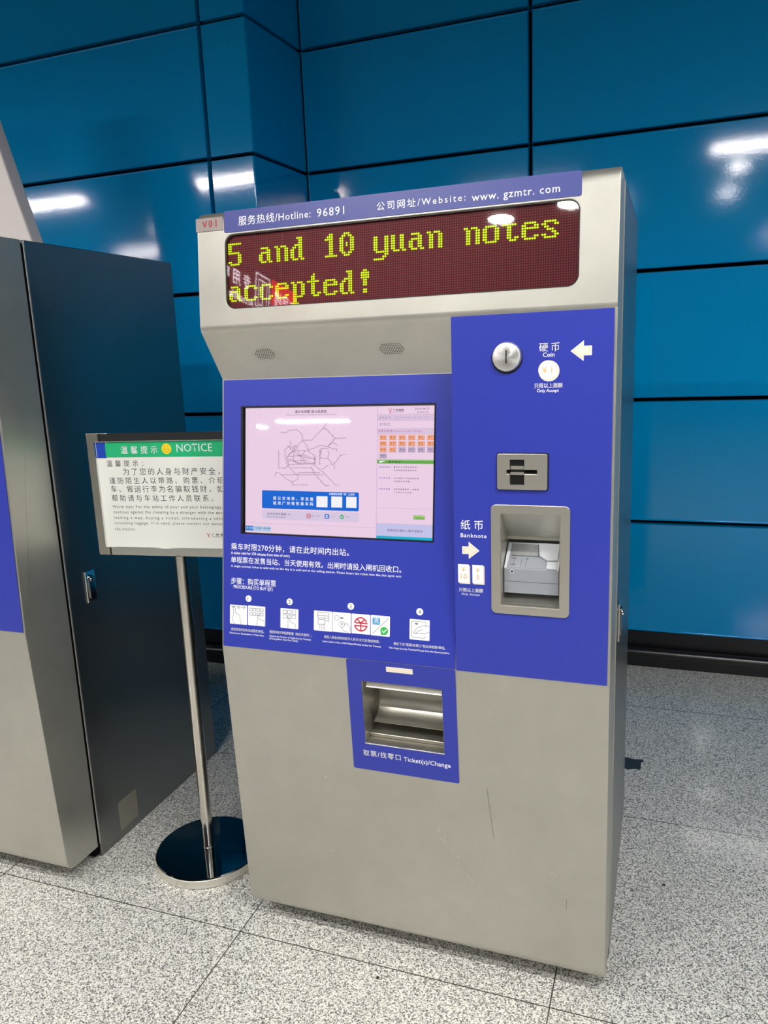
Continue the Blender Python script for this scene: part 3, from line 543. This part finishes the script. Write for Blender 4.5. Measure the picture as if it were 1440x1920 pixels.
for x, y in ICON['dots']: pe.ring(x, y, .0022, .0031, .0025, 16)
pe = PES['t5']
x, y = ICON['slot']; pe.ring(x, y, .006, .0068, .0024, 16); x, y = ICON['coin']; pe.ring(x, y, .0072, .008, .0024, 20)
pe.line([(x, y - .004), (x, y + .001), (x - .003, y + .004)], .0008, .0024); pe.line([(x, y + .001), (x + .003, y + .004)], .0008, .0024); pe.line([(x - .003, y), (x + .003, y)], .0008, .0024)
for (x, y), s in zip(ICON['arrow'], (-1, 1)):
    pe = pen_at(x)
    pe.poly([(x + s * .004, y), (x, y + .003), (x, y - .003)][::s], .0024); pe.line([(x - s * .004, y), (x, y)], .0025, .0024)
for k_, pe in PES.items():
    if len(pe.bm.faces): pe.build('pictogram_drawing', PEN_M, ins)
cn = M(); cn.flat = True; x, y = ICON['cny']
for a0, a1 in ((20, 172), (188, 352)):
    for k in range(16):
        a, b = math.radians(a0 + (a1 - a0) * k / 16), math.radians(a0 + (a1 - a0) * (k + 1) / 16)
        cn.poly([(x + .0148 * math.cos(a), y + .0148 * math.sin(a)), (x + .0182 * math.cos(a), y + .0182 * math.sin(a)), (x + .0182 * math.cos(b), y + .0182 * math.sin(b)), (x + .0148 * math.cos(b), y + .0148 * math.sin(b))], .0024)
for l in ([(x, y - .014), (x, y + .004)], [(x - .013, y + .003), (x + .0165, y + .003)], [(x - .015, y - .004), (x + .0165, y - .004)], [(x, y + .003), (x - .009, y + .012)], [(x, y + .003), (x + .009, y + .012)]): cn.line(l, .0032, .0024)
cn.build('red_coin_emblem', RED, ins)
x0, y0, x1, y1 = ICON['ali']
al = M(); al.flat = True; al.poly(rrect(x0, y0, x1, y1, .003, 4), .0024); al.build('pay_emblem', ALI, ins); text('支', x0 + .0035, y0 + .004, x1 - x0 - .006, .014, WHITE, ins, .0027, .02)
x, y = ICON['wx']; wx = M(); wx.flat = True; wx.disc(x, y, .0102, .0024); wx.poly([(x - .008, y - .006), (x - .003, y - .0095), (x - .009, y - .0115)], .0024); wx.build('tick_emblem', TICK, ins)
wx = M(); wx.flat = True; wx.line([(x - .005, y), (x - .001, y - .004), (x + .006, y + .004)], .0022, .0027); wx.build('tick_mark', WHITE, ins)
# touch screen
SCRM = emat('screen_glow', srgb(242, 213, 236), 1.0)
mo = M(); mo.box(.0555, .3010, -.016, .5870, .6385, -.0100); mon = mo.build('touch_screen', SCRM, tm); frame(mon, O_J, A_SCR)
fb = M()
for x0, y0, x1, y1 in ((.0575, .3040, .0605, .6360), (.582, .3040, .585, .6360), (.0575, .6330, .585, .6360), (.0575, .3040, .585, .3070)): fb.box(x0, y0, -.0098, x1, y1, .0034, .0006, 1)
fb.box(.0576, .3041, -.0099, .0640, .6359, -.0088); fb.box(.0576, .6318, -.0099, .5849, .6359, -.0088)
fb.build('bezel', BLACK, mon)
def quad(name, m, *bs, z=-.0096, r=0):
    q = M(); q.flat = True
    for b in bs: q.poly(rrect(b[0], b[1], b[2], b[3], r, 4) if r else [(b[0], b[1]), (b[2], b[1]), (b[2], b[3]), (b[0], b[3])], z)
    return q.build(name, m, mon)
SX0, SX1, SY0, SY1 = .0640, .5845, .3045, .6345
dx = B['divider'][0]; g1, g2, gr, lv, cy_ = B['grey1'], B['grey2'], B['green'], B['lav'], B['cyan']
LNE = emat('screen_rule', srgb(205, 165, 205))
quad('screen_rule', LNE, (dx - .0006, SY0, dx + .0004, SY1), (SX0, .3318, dx, .3324), (dx, .3820, SX1, .3826), (dx, .3444, SX1, .3449), (dx, g1[3] - .0006, SX1, g1[3]), (dx, g1[1] - .0006, SX1, g1[1]), (dx, g2[3] - .0006, SX1, g2[3]), (dx, g2[1] - .0008, SX1, g2[1]), z=-.0093)
quad('screen_field', emat('screen_grey_lilac', srgb(224, 200, 226)), (dx, g1[1], SX1, g1[3]), (dx, g2[1], SX1, g2[3]))
quad('price_prompt_field', emat('screen_lavender', srgb(203, 200, 240)), (dx, SY0 + .006, SX1, lv[3]))
quad('screen_foot', emat('screen_cyan', srgb(20, 182, 214)), (dx, SY0, SX1, SY0 + .0085), z=-.0094)
quad('green_title_bar', emat('screen_green', srgb(104, 172, 76)), (dx, gr[1], SX1, gr[3])); quad('title_bar_edge', emat('screen_pale_green', srgb(176, 206, 164)), (dx, gr[3] - .002, SX1, gr[3] + .001), z=-.0094)
hb = B['hand']; hq = M(); hq.flat = True; ym = (hb[1] + hb[3]) / 2
hq.poly([(hb[0], ym - .0016), (hb[0] + .006, ym - .0024), (hb[0] + .008, ym), (hb[2], ym + .0008), (hb[2], ym + .0018), (hb[0] + .006, ym + .0026), (hb[0], ym + .0012)], -.0092); hq.build('hand_icon', TXT['swhite'], mon)
ORG = emat('screen_orange', srgb(252, 178, 138)); ORGE = emat('screen_orange_edge', srgb(206, 132, 112)); GRY = emat('screen_grey', srgb(198, 178, 206)); GRYE = emat('screen_grey_edge', srgb(150, 130, 162))
ON = emat('screen_fare_text', srgb(176, 78, 62)); OFF = emat('screen_fare_off_text', srgb(140, 118, 152))
n_ = 2
for row in B['fare']:
    for b in row:
        on_ = n_ <= 15
        q = M(); q.flat = True; q.poly([(b[0], b[1]), (b[2], b[1]), (b[2], b[3]), (b[0], b[3])], -.0096); fbn = q.build('fare_button', ORGE if on_ else GRYE, mon)
        q = M(); q.flat = True; q.poly([(b[0] + .0003, b[1] + .0013), (b[2] - .0012, b[1] + .0013), (b[2] - .0012, b[3] - .0003), (b[0] + .0003, b[3] - .0003)], -.0094); q.build('fare_button_face', ORG if on_ else GRY, mon)
        text('¥%2d' % n_ if n_ < 10 else '¥%d' % n_, b[0] + .003, b[1] + .0036, b[2] - b[0] - .007, .0062, ON if on_ else OFF, mon, -.0092, .02, 'fare_lettering')
        if not on_: quad('strike_line', OFF, (b[0] + .003, (b[1] + b[3]) / 2, b[2] - .003, (b[1] + b[3]) / 2 + .0006), z=-.0091)
        n_ += 1
bn = B['banner']; quad('banner', emat('screen_blue', srgb(14, 104, 216)), bn, r=.003); py = B['pay']; quad('payment_bar', emat('screen_payment_bar', srgb(222, 206, 232)), py, r=.003)
qs = B['qr']; quad('code_card', TXT['swhite'], *qs, z=-.0093)
tb = B['tab']; quad('map_tab', emat('screen_tab_blue', srgb(52, 140, 214)), tb[0]); quad('map_tab', emat('screen_tab_pale', srgb(176, 206, 240)), tb[1], tb[2])
eb = B['eng']; quad('language_button', emat('screen_leaf_edge', srgb(90, 150, 80)), (eb[0], eb[1], eb[2], eb[3])); quad('language_button_face', emat('screen_lime', srgb(168, 214, 120)), (eb[0] + .0003, eb[1] + .0013, eb[2] - .001, eb[3] - .0003), z=-.0094)
x, y = B['cny']; q = M(); q.flat = True; q.ring(x, y, .0055, .0068, -.0092, 28)
for l in ([(x, y - .0055), (x, y + .001)], [(x - .005, y + .001), (x + .005, y + .001)], [(x - .005, y - .002), (x + .005, y - .002)], [(x, y + .001), (x - .0035, y + .005)], [(x, y + .001), (x + .0035, y + .005)]): q.line(l, .0011, -.0092)
q.build('red_coin_emblem', emat('screen_red', srgb(222, 70, 96)), mon)
ab = B['ali']; quad('pay_emblem', emat('screen_pay_blue', srgb(62, 120, 204)), ab, z=-.0093, r=.0015); text('支', ab[0] + .002, ab[1] + .0022, ab[2] - ab[0] - .004, .008, TXT['swhite'], mon, -.0090, .02)
x, y = B['wx']; q = M(); q.flat = True; q.disc(x, y, .0056, -.0093); q.build('tick_emblem', emat('screen_tick', srgb(76, 178, 120)), mon); q = M(); q.flat = True; q.line([(x - .003, y), (x - .0008, y - .0022), (x + .003, y + .002)], .0012, -.0090); q.build('tick_mark', TXT['swhite'], mon)
lg = B['logo']; q = M(); q.flat = True
def y_emblem(q, x0, y0, x1, y1, z):
    w = x1 - x0; h = y1 - y0; cx = (x0 + x1) / 2
    for s in (-1, 1): q.line([(cx + s * w * .48, y1), (cx + s * w * .30, y1 - h * .28), (cx + s * w * .14, y1 - h * .5), (cx + s * w * .14, y0)], w * .14, z)
y_emblem(q, *lg, -.0092); q.build('forked_emblem', emat('screen_logo_red', srgb(204, 50, 84)), mon)
mp = M(); mp.flat = True
for l in MAP:
    mp.line(l, .0009, -.0094)
    for (x0, y0), (x1, y1) in zip(l, l[1:]):
        d = Vector((x1 - x0, y1 - y0)); n = int(d.length / .0042)
        if n < 1: continue
        nn = Vector((-d.y, d.x)).normalized()
        for k in range(n):
            t = (k + .5) / n; s = 1 if (k % 3) else -1; px, pz = x0 + d.x * t, y0 + d.y * t; L_ = .0036 if abs(d.y) > abs(d.x) else .0018
            mp.line([(px, pz), (px + (s * L_ if abs(d.y) > abs(d.x) else 0), pz + (0 if abs(d.y) > abs(d.x) else s * L_))], .0008, -.0094)
mp.build('route_map', emat('screen_map_line', srgb(164, 122, 150)), mon)
texts([r_[:6] + (r_[6] + .012,) for r_ in SCR_L + SCR_R + SCR_B + SCR_C + SCR_TABS], mon, -.0090)
gp = M(); gp.box(.0606, .3071, -.0066, .5818, .6329, -.0060); gp.build('glass_pane', GLASS, mon)
# payment panel (blue film right)
p_ = M(); p_.box(.6462, -.0010, .0003, .9944, .8225, .0018); pay = p_.build('payment_panel', BLUE, tm); frame(pay, O_J, A_COIN)
c1 = M(); c1.box(.7545, .170, -.03, .889, .3855, .02); cut(pay, [cutter(c1, O_J, A_COIN)])
texts(PAY_T, pay, .0022); texts(PAY_T2, pay, .0022)
def arrow(pts_out, cx, cy, z):
    for m_, k, zz in ((TAN, .86, z + .0002), (WHITE, .78, z + .0004)):
        pass
    for nm, m_, k, zz in (('arrow_sign', WHITE, 1.0, z), ('arrow_outline', TAN, .84, z + .0002), ('arrow_face', CREAM, .76, z + .0004)):
        q = M(); q.flat = True; q.poly([(cx + (a - cx) * k, cy + (b - cy) * k) for a, b in pts_out], zz); q.build(nm, m_, pay)
def arrow_pts(tipx, basex, tailx, cy, hw, tw):
    p = [(tipx, cy), (basex, cy + hw), (basex, cy + tw), (tailx, cy + tw), (tailx, cy - tw), (basex, cy - tw), (basex, cy - hw)]
    return p if tipx > tailx else p[::-1] if False else p
a1 = arrow_pts(.9062, .9336, .9500, .7383, .0214, .0100); arrow(a1, .930, .7383, .0022)
a2 = arrow_pts(.7060, .6805, .6652, .2955, .0204, .0090); arrow(a2, .684, .2955, .0022)
q = M(); q.flat = True; q.disc(.8615, .6985, .0222, .0021); q.build('coin_icon_edge', CREAM, pay)
q = M(); q.flat = True; q.ring(.8592, .7005, .0200, .0206, .0023); q.build('coin_icon_ring', TAN, pay); q = M(); q.flat = True; q.disc(.8590, .7007, .0200, .0023); q.build('coin_icon_face', WHITE, pay)
text('¥1', .8468, .6945, .0215, .0130, TAN, pay, .0026, .02)
for x0, t in ((.6546, '10'), (.6886, '5')):
    for nm, m_, ox, oy, zz in (('note_icon_edge', CREAM, .0026, -.0026, .0021), ('note_icon_line', TAN, .0007, -.0007, .0023), ('note_icon_face', WHITE, 0, 0, .0025)):
        q = M(); q.flat = True; q.poly(rrect(x0 + ox, .2177 + oy, x0 + .026 + ox, .2617 + oy, .001, 3), zz); q.build(nm, m_, pay)
    text('¥', x0 + .0090, .2445, .0080, .0105, TAN, pay, .0028, .02); text(t, x0 + (.0062 if t == '10' else .0095), .2270, .0150 if t == '10' else .0080, .0125, TAN, pay, .0028, .02)
# coin slot
cs = M(); n = 64; cs.lathe([(0, .0095), (.0275, .0095), (.0300, .0085), (.0322, .0040), (.0326, 0), (0, 0)], n=n)
SPUN = mat('spun_steel', srgb(226, 226, 222), rough=.3, metal=.85, aniso=.8)
nt = SPUN.node_tree; tg = nt.nodes.new('ShaderNodeTangent'); tg.direction_type = 'RADIAL'; tg.axis = 'Z'; nt.links.new(tg.outputs[0], nt.nodes['Principled BSDF'].inputs['Tangent'])
coin = cs.build('coin_slot', SPUN, tm, True)
coin.location = Vector(O_J) + Vector((.7708, .7312 * math.sin(A_COIN), .7312 * math.cos(A_COIN))) + Vector((0, -math.cos(A_COIN), math.sin(A_COIN))) * .0018; coin.rotation_euler = (math.pi / 2 - A_COIN, 0, 0)
q = M(); q.box(-.0011, -.0140, .0090, .0011, .0145, .0099); q.build('slit', VOID, coin)
q = M(); q.cyl(0, -.002, .0345, -.0012, .0008, 48); q.build('seat_ring', BLACK, coin)
# card reader
cr = M(); v = cr.prism(rrect(.7490, .4405, .8598, .5205, .005), .0, .0085); cr.bev([x for x in v if x.co.z > .004], .0022, 3) if False else None
reader = cr.build('card_reader', FRAME_STEEL, tm, True); frame(reader, O_J, A_COIN)
c1 = M(); c1.box(.7775, .4510, -.006, .8095, .5078, .02); c2 = M(); c2.box(.7700, .4755, .0015, .8380, .4850, .02)
cut(reader, [cutter(c1, O_J, A_COIN), cutter(c2, O_J, A_COIN)])
for p in reader.data.polygons: p.use_smooth = False
bv = reader.modifiers.new('edge', 'BEVEL'); bv.width = .0016; bv.segments = 2; bv.limit_method = 'ANGLE'; bv.angle_limit = math.radians(50)
q = M(); q.box(.8100, .4790, .0020, .8360, .4842, .0032); q.box(.7710, .4790, .0020, .7790, .4842, .0032); q.build('slot_throat', VOID, reader)
q = M(); q.box(.7780, .4733, -.001, .8090, .4790, .0072, .001, 1); q.box(.7780, .4850, -.001, .8090, .4930, .0050, .001, 1); q.build('guide_bar', FRAME_STEEL, reader)
q = M(); q.box(.7776, .4512, .0017, .8094, .5076, .0022); q.build('well_floor', mat('shaded_well_steel', srgb(104, 98, 90), rough=.4, metal=.7), reader)  # shade of the well painted in as a darker, browner steel
q = M(); q.prism(rrect(.7470, .4385, .8622, .5222, .006), .0003, .0024); q.build('seal', BLACK, reader)
# banknote unit
nu = M(); nu.prism(rrect(.7333, .1505, .9098, .4055, .012), .0004, .0055); note = nu.build('banknote_unit', FRAME_STEEL, tm); frame(note, O_J, A_COIN)
c1 = M(); c1.box(.7555, .171, -.13, .888, .3845, .02); cut(note, [cutter(c1, O_J, A_COIN)])
bv = note.modifiers.new('edge', 'BEVEL'); bv.width = .0014; bv.segments = 2; bv.limit_method = 'ANGLE'; bv.angle_limit = math.radians(50)
q = M(); x0, x1 = .7558, .8877
q.extrude_x([(.1712, .0), (.1712, -.112), (.3843, -.112), (.3843, .0), (.3841, .0), (.3841, -.1115), (.1716, -.1115), (.1716, 0)], x0, x1)
q.box(x0, .1714, -.111, x0 + .0006, .384, .004); q.box(x1 - .0006, .1714, -.111, x1, .384, .004); q.build('recess', FRAME_STEEL, note)
q = M(); q.extrude_x([(.3835, -.001), (.3170, -.074), (.3100, -.074), (.3100, -.079), (.3835, -.079)], x0 + .0008, x1 - .0008); q.build('hood', STEEL, note)
q = M(); q.extrude_x([(.1722, -.002), (.1780, -.03), (.1900, -.06), (.1900, -.10), (.1722, -.10)], x0 + .0008, x1 - .0008); q.build('drip_tray', STEEL, note)
F0, F1, Z0, Z1 = .2512, .2985, -.020, -.080     # front edge up/out, rear edge up/out of the acceptor top
bx0, bx1 = .7588, .8826
q = M(); q.extrude_x([(.1945, Z0), (F0, Z0), (F1, Z1), (F1, -.108), (.1945, -.108)], bx0, bx1); acc = q.build('acceptor', AGREY, note)
def on_top(u, t, lift):
    nx = Vector((-(Z1 - Z0), (F1 - F0))).normalized()
    return (bx0 + u * (bx1 - bx0), F0 + t * (F1 - F0) + nx.x * lift, Z0 + t * (Z1 - Z0) + nx.y * lift)
def slab(name, m_, pts, lo, hi):
    s = M(); a = [s.bm.verts.new(on_top(u, t, lo)) for u, t in pts]; b = [s.bm.verts.new(on_top(u, t, hi)) for u, t in pts]
    s.bm.faces.new(b); s.bm.faces.new(a[::-1])
    for i in range(len(pts)): s.bm.faces.new((a[i], a[(i + 1) % len(pts)], b[(i + 1) % len(pts)], b[i]))
    s.build(name, m_, note)
slab('acceptor_rim', AWHITE, [(0, 0), (.04, 0), (.08, 1), (0, 1)], 0, .0035); slab('acceptor_rim', AWHITE, [(.96, 0), (1, 0), (1, 1), (.96, 1)], 0, .0035); slab('acceptor_rim', AWHITE, [(.06, .95), (.97, .95), (.97, 1), (.06, 1)], 0, .0035)
slab('note_bed', AGREY, [(.04, .06), (.80, .06), (.80, .5), (.06, .5)], 0, .0008); slab('note_flap', ADARK, [(.11, .50), (.60, .50), (.56, .95), (.06, .95)], .001, .0042)
slab('note_wedge', AWHITE, [(.62, .50), (.78, .32), (.96, .34), (.97, .97), (.57, .97)], .001, .0075); slab('sensor_block', AWHITE, [(.78, .03), (.96, .03), (.96, .30), (.78, .30)], .001, .005)
for u0, u1, t in ((.10, .20, .40), (.10, .20, .16), (.38, .42, .40)): slab('marking', PEN_M, [(u0, t), (u1, t), (u1, t + .02), (u0, t + .02)], .0009, .0011)
for u, t0, t1 in ((.15, .12, .44), (.29, .12, .40), (.38, .10, .44)): slab('marking', PEN_M, [(u, t0), (u + .006, t0), (u + .012, t1), (u + .006, t1)], .0009, .0011)
q = M(); q.flat = True; q.disc(bx0 + .018, .2455, .0026, Z0 + .0003, 16); q.build('sensor_hole', VOID, note)
q = M(); q.flat = True; q.ring(bx0 + .018, .2455, .0026, .0040, Z0 + .0004, 20); q.build('sensor_ring', AWHITE, note)
q = M(); q.box(bx0, .2215, Z0 - .001, bx1, .2222, Z0 + .0003); q.build('seam', PEN_M, note)
# ticket and change tray
tr = M(); tr.prism(rrect(.3600, .5305, .6432, .8385, .004), .0003, .0018); tray = tr.build('ticket_tray', BLUE, tm); frame(tray, O_L, A_LOW)
c1 = M(); c1.box(.3970, .6085, -.03, .6085, .7830, .02); cut(tray, [cutter(c1, O_L, A_LOW)])
texts(TRAY_T, tray, .0022)
q = M(); q.box(.4668, .8157, .0016, .5358, .8292, .0026); q.build('name_label', CREAM, tray)
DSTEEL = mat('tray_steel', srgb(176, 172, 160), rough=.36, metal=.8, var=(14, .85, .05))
x0, x1 = .3978, .6077
q = M(); q.extrude_x([(.6094, 0), (.6094, -.112), (.7822, -.112), (.7822, 0), (.7819, 0), (.7819, -.1115), (.6098, -.1115), (.6098, 0)], x0, x1)
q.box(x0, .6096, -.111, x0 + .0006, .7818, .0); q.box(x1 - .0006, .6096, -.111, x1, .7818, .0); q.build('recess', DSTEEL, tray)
q = M(); q.extrude_x([(.7800, -.026), (.7600, -.012), (.7585, -.014), (.7785, -.029)], .4035, .6070); q.build('flap', mat('bright_steel', srgb(228, 226, 218), rough=.4, metal=.6), tray)
sh_ = [(-.090, .762), (-.092, .735), (-.092, .700), (-.086, .685), (-.072, .668), (-.055, .657), (-.036, .651)]
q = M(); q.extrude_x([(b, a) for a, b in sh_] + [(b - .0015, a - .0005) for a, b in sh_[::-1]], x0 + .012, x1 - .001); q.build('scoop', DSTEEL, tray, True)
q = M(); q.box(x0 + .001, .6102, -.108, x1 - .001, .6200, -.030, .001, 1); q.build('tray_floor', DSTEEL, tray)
q = M(); q.box(.3965, .6060, .0018, .6090, .6090, .0030, .0006, 1); q.build('tray_lip', CHROME, tray)
# wear on the steel
SCR_ = mat('scratch_mark', srgb(120, 116, 106), rough=.6, metal=.5); CHIP = mat('paint_chip', srgb(228, 226, 220), rough=.6)
q = M(); q.flat = True; q.line([(.7130, .5284), (.7190, .470), (.7272, .3884)], .0011, .0004); q.line([(.905, .22), (.906, .25)], .0010, .0004); o = q.build('scratch', SCR_, tm); frame(o, O_L, A_LOW)
q = M(); q.flat = True
for x, y, r in ((.2760, .4870, .0022), (.2740, .2580, .0016), (.282, .262, .0012), (.87, .318, .0016), (.88, .315, .0012), (.235, .17, .0011)): q.disc(x, y, r, .0004, 8)
o = q.build('paint_chip', CHIP, tm); frame(o, O_L, A_LOW)
q = M(); q.flat = True
for k_ in range(26):
    t_ = random.random(); x, y = .575 + .095 * t_ + random.uniform(-.006, .006), .395 - .150 * t_ + random.uniform(-.010, .010); q.line([(x, y), (x + random.uniform(.001, .005), y - random.uniform(.003, .010))], .0014, .0004)
o = q.build('scuff', mat('scuff_mark', srgb(214, 211, 202), rough=.5, metal=.6), tm); frame(o, O_L, A_LOW)
# latch on the right-hand side of the cabinet
la = M(); la.box(1.0, .262, .862, 1.005, .306, .964, .0015, 1); latch = la.build('side_latch', CHROME, tm)
q = M(); pts = rrect(-.012, -.040, .012, .040, .0118, 8); v = q.prism(pts, .0, .0045)
lev = q.build('latch_lever', mat('dark_latch', srgb(120, 126, 130), rough=.08, metal=1.0), latch, True); lev.location = (1.005, .285, .910); lev.rotation_euler = (math.pi / 2, 0, math.pi / 2)
q = M(); q.lathe([(0, .010), (.006, .009), (.008, .004), (.008, 0)], n=24); kn = q.build('lock_button', CHROME, latch, True); kn.location = (1.005, .284, .936); kn.rotation_euler = (0, math.pi / 2, 0)

# second machine, same model, only its end in the picture: copy the thing and the parts that show
def copy_tree(o, keep, parent=None):
    c = o.copy(); COL.objects.link(c)
    if parent: c.parent = parent
    for ch in list(o.children):
        nm = ch.name.split('.')[0]
        if keep is None or nm in keep: copy_tree(ch, keep, c)
    return c
tm2 = copy_tree(tm, {'cabinet', 'edge_trim', 'door_gap', 'front_door', 'payment_door', 'hotline_strip', 'led_display', 'instruction_panel', 'touch_screen', 'glass_pane', 'bezel', 'payment_panel', 'coin_slot', 'slit', 'seat_ring', 'card_reader', 'guide_bar', 'well_floor', 'seal', 'banknote_unit', 'recess', 'hood', 'drip_tray', 'acceptor', 'ticket_tray', 'scoop', 'flap', 'tray_floor', 'side_latch', 'latch_lever', 'lock_button'})
tm2.location = (-1.6265, -.052, 0)
tm2['label'] = 'ticket machine seen from its dark steel side with a chrome latch'
q = M(); q.box(.99995, .288, .03, 1.0004, .385, .135); o = q.build('sticker', mat('clear_sticker', srgb(150, 146, 134), rough=.5, metal=.5), tm2)

# ---------------------------------------------------------------- notice stand
ns = empty('notice_stand', (-.281, .247, 0)); tag(ns, 'chrome notice stand with framed bilingual sign between the two ticket machines', 'sign stand')
q = M(); q.lathe([(0, .034), (.160, .034), (.1675, .0330), (.1704, .0300), (.1600, .027), (0, .027)], n=96); base = q.build('base', mat('dark_chrome', srgb(112, 117, 121), rough=.05, metal=1.0), ns, True)
q = M(); q.lathe([(0, .0285), (.1700, .0285), (.1708, .0278), (.1708, .002), (.168, 0), (0, 0)], n=96); q.build('rim', mat('brushed_rim', srgb(232, 229, 220), rough=.36, metal=.9, bump=(60, .2, .002)), ns, True)
q = M(); q.lathe([(.0185, .034), (.0185, 1.030)], n=40); q.lathe([(.0195, .034), (.0195, .038), (.0185, .039)], n=40); q.build('pole', mat('polished_steel', srgb(214, 210, 202), rough=.16, metal=1.0), ns, True)
hw, z0, z1, t = .2690, 1.0295, 1.4065, .0255
fr = empty('f'); bpy.data.objects.remove(fr)
bd = M(); bd.box(-hw + t, -.006, z0 + t, hw - t, .004, z1 - t); board = bd.build('sign_board', PAPER, ns); board.rotation_euler = (0, 0, math.radians(7))
f = M()
def rail(p):                                    # mitred frame rail
    a = [f.bm.verts.new((x, -.014, z)) for x, z in p]; b = [f.bm.verts.new((x, .012, z)) for x, z in p]
    f.bm.faces.new(a); f.bm.faces.new(b[::-1])
    for i in range(4): f.bm.faces.new((a[(i + 1) % 4], a[i], b[i], b[(i + 1) % 4]))
i0, i1, j0, j1 = -hw + t, hw - t, z0 + t, z1 - t
rail([(-hw, z1), (hw, z1), (i1, j1), (i0, j1)]); rail([(-hw, z0), (hw, z0), (i1, j0), (i0, j0)]); rail([(-hw, z0), (-hw, z1), (i0, j1), (i0, j0)]); rail([(hw, z0), (hw, z1), (i1, j1), (i1, j0)])
frm = f.build('sign_frame', CHROME, ns); frm.rotation_euler = (0, 0, math.radians(7)); bv = frm.modifiers.new('edge', 'BEVEL'); bv.width = .0012; bv.segments = 2
q = M(); q.box(-.2265, -.0146, j1 + .001, -.2215, -.0139, z1 - .001); q.box(-.2305, -.0146, z0 + .001, -.2255, -.0139, j0 - .001); q.build('joint_line', BLACK, frm)
sf = empty('s'); bpy.data.objects.remove(sf)
def on_board(o):
    o.rotation_euler = (math.pi / 2, 0, 0); o.location = (0, -.006, 0); return o
def bq(name, m_, pts, z=.0004):
    q = M(); q.flat = True; q.poly(pts, z); return on_board(q.build(name, m_, board))
SG = SIGN_G
gx0 = SG['green'][0][0]; gz0, gz1 = SG['green'][2][1] - .002, i1
bq('title_band', GREEN, [(gx0 - .003, 1.3325), (i1 - .001, 1.3325), (i1 - .001, 1.3795), (gx0 + .006, 1.3795), (gx0, 1.3760), (gx0 - .003, 1.370)][::1], .0006)
bq('corner_block', PBLUE, [(i0 + .001, 1.3305), (gx0 - .001, 1.3305), (gx0 - .001, 1.3785), (i0 + .001, 1.3785)], .0004)
sx_, sz_ = SG['smile'][0]; q = M(); q.flat = True; q.disc(sx_, sz_, .0158, .0009); on_board(q.build('smiley', YELLOW, board))
q = M(); q.flat = True; DKY = mat('smile_line', srgb(150, 110, 20), rough=.5)
q.line([(sx_ + .009 * math.cos(a), sz_ - .001 + .009 * math.sin(a)) for a in [math.radians(x) for x in range(180, 361, 20)]], .0009, .0011); q.line([(sx_ - .009, sz_ - .001), (sx_ + .009, sz_ - .001)], .0009, .0011)
for s in (-1, 1): q.line([(sx_ + s * .0035, sz_ + .005), (sx_ + s * .0052, sz_ + .0065), (sx_ + s * .007, sz_ + .005)], .0009, .0011)
on_board(q.build('smiley_face', DKY, board))
for rows, zz in ((SIGN_H, .0010), (SIGN_B, .0006)):
    for t_, x, s, w, h, m_, b_ in rows: on_board(text(t_, x, s, w, h, TXT[m_], board, zz, b_))
q = M(); q.flat = True; a, b = SG['logo']; y_emblem(q, a[0], b[1], b[0], a[1], .0006); on_board(q.build('forked_emblem', RED, board))
q = M(); q.flat = True; q.line([(.1123, 1.0900), (.1620, 1.0900)], .0008, .0006); on_board(q.build('emblem_rule', INK, board))

# ---------------------------------------------------------------- white board behind the left machine
wb = M()
edge = [(-1.30, 0), (-1.30, 1.80), (-1.335, 1.99), (-1.388, 2.13), (-1.445, 2.32), (-1.501, 2.518), (-1.60, 2.86)]
v = wb.extrude_x([(0, 0)] * 0 or [(1, 1)] * 0, 0, 0) if False else None
pts = [(-1.80, 0)] + edge + [(-1.80, 2.86)]
a = [wb.bm.verts.new((x, .98, z)) for x, z in pts]; b = [wb.bm.verts.new((x, 1.05, z)) for x, z in pts]
wb.bm.faces.new(a); wb.bm.faces.new(b[::-1])
for i in range(len(pts)):
    j = (i + 1) % len(pts); wb.bm.faces.new((a[j], a[i], b[i], b[j]))
o = wb.build('white_board', mat('white_laminate', srgb(226, 216, 214), rough=.45, var=(3, .93, .05))); tag(o, 'tall white slant-edged board rising behind the darker left ticket machine', 'board')
bv = o.modifiers.new('edge', 'BEVEL'); bv.width = .008; bv.segments = 3

# ---------------------------------------------------------------- small things on the floor
q = M(); pts = [(.930, 1.170), (.985, 1.174), (1.000, 1.168), (1.030, 1.180), (1.046, 1.176), (1.047, 1.235), (1.058, 1.240), (1.052, 1.258), (1.02, 1.252), (.975, 1.262), (.930, 1.256)]
q.prism(pts, .0004, .0016); tag(q.build('floor_tape', mat('black_tape', srgb(52, 52, 48), rough=.4, var=(40, .7, .05))), 'torn strip of black tape stuck on the floor beside the ticket machine', 'tape')
def chip(x, y, lab, rx, ry):
    q = M(); n = 9; random.seed(int(x * 1000)); q.prism([(x + rx * (.7 + .5 * random.random()) * math.cos(2 * math.pi * i / n), y + ry * (.7 + .5 * random.random()) * math.sin(2 * math.pi * i / n)) for i in range(n)], .0003, .003)
    tag(q.build('black_chip', BLACK), lab, 'debris')
chip(.4323, -.0718, 'tiny black chip on the pale floor in front of the ticket machine', .0035, .005); chip(1.1365, .5191, 'tiny black chip on the grey floor to the right of the ticket machine', .005, .003)
for o in list(bpy.data.objects):
    if o.parent is None and o.type == 'MESH' and not o.get('label') and not o.get('kind'): print('untagged', o.name)
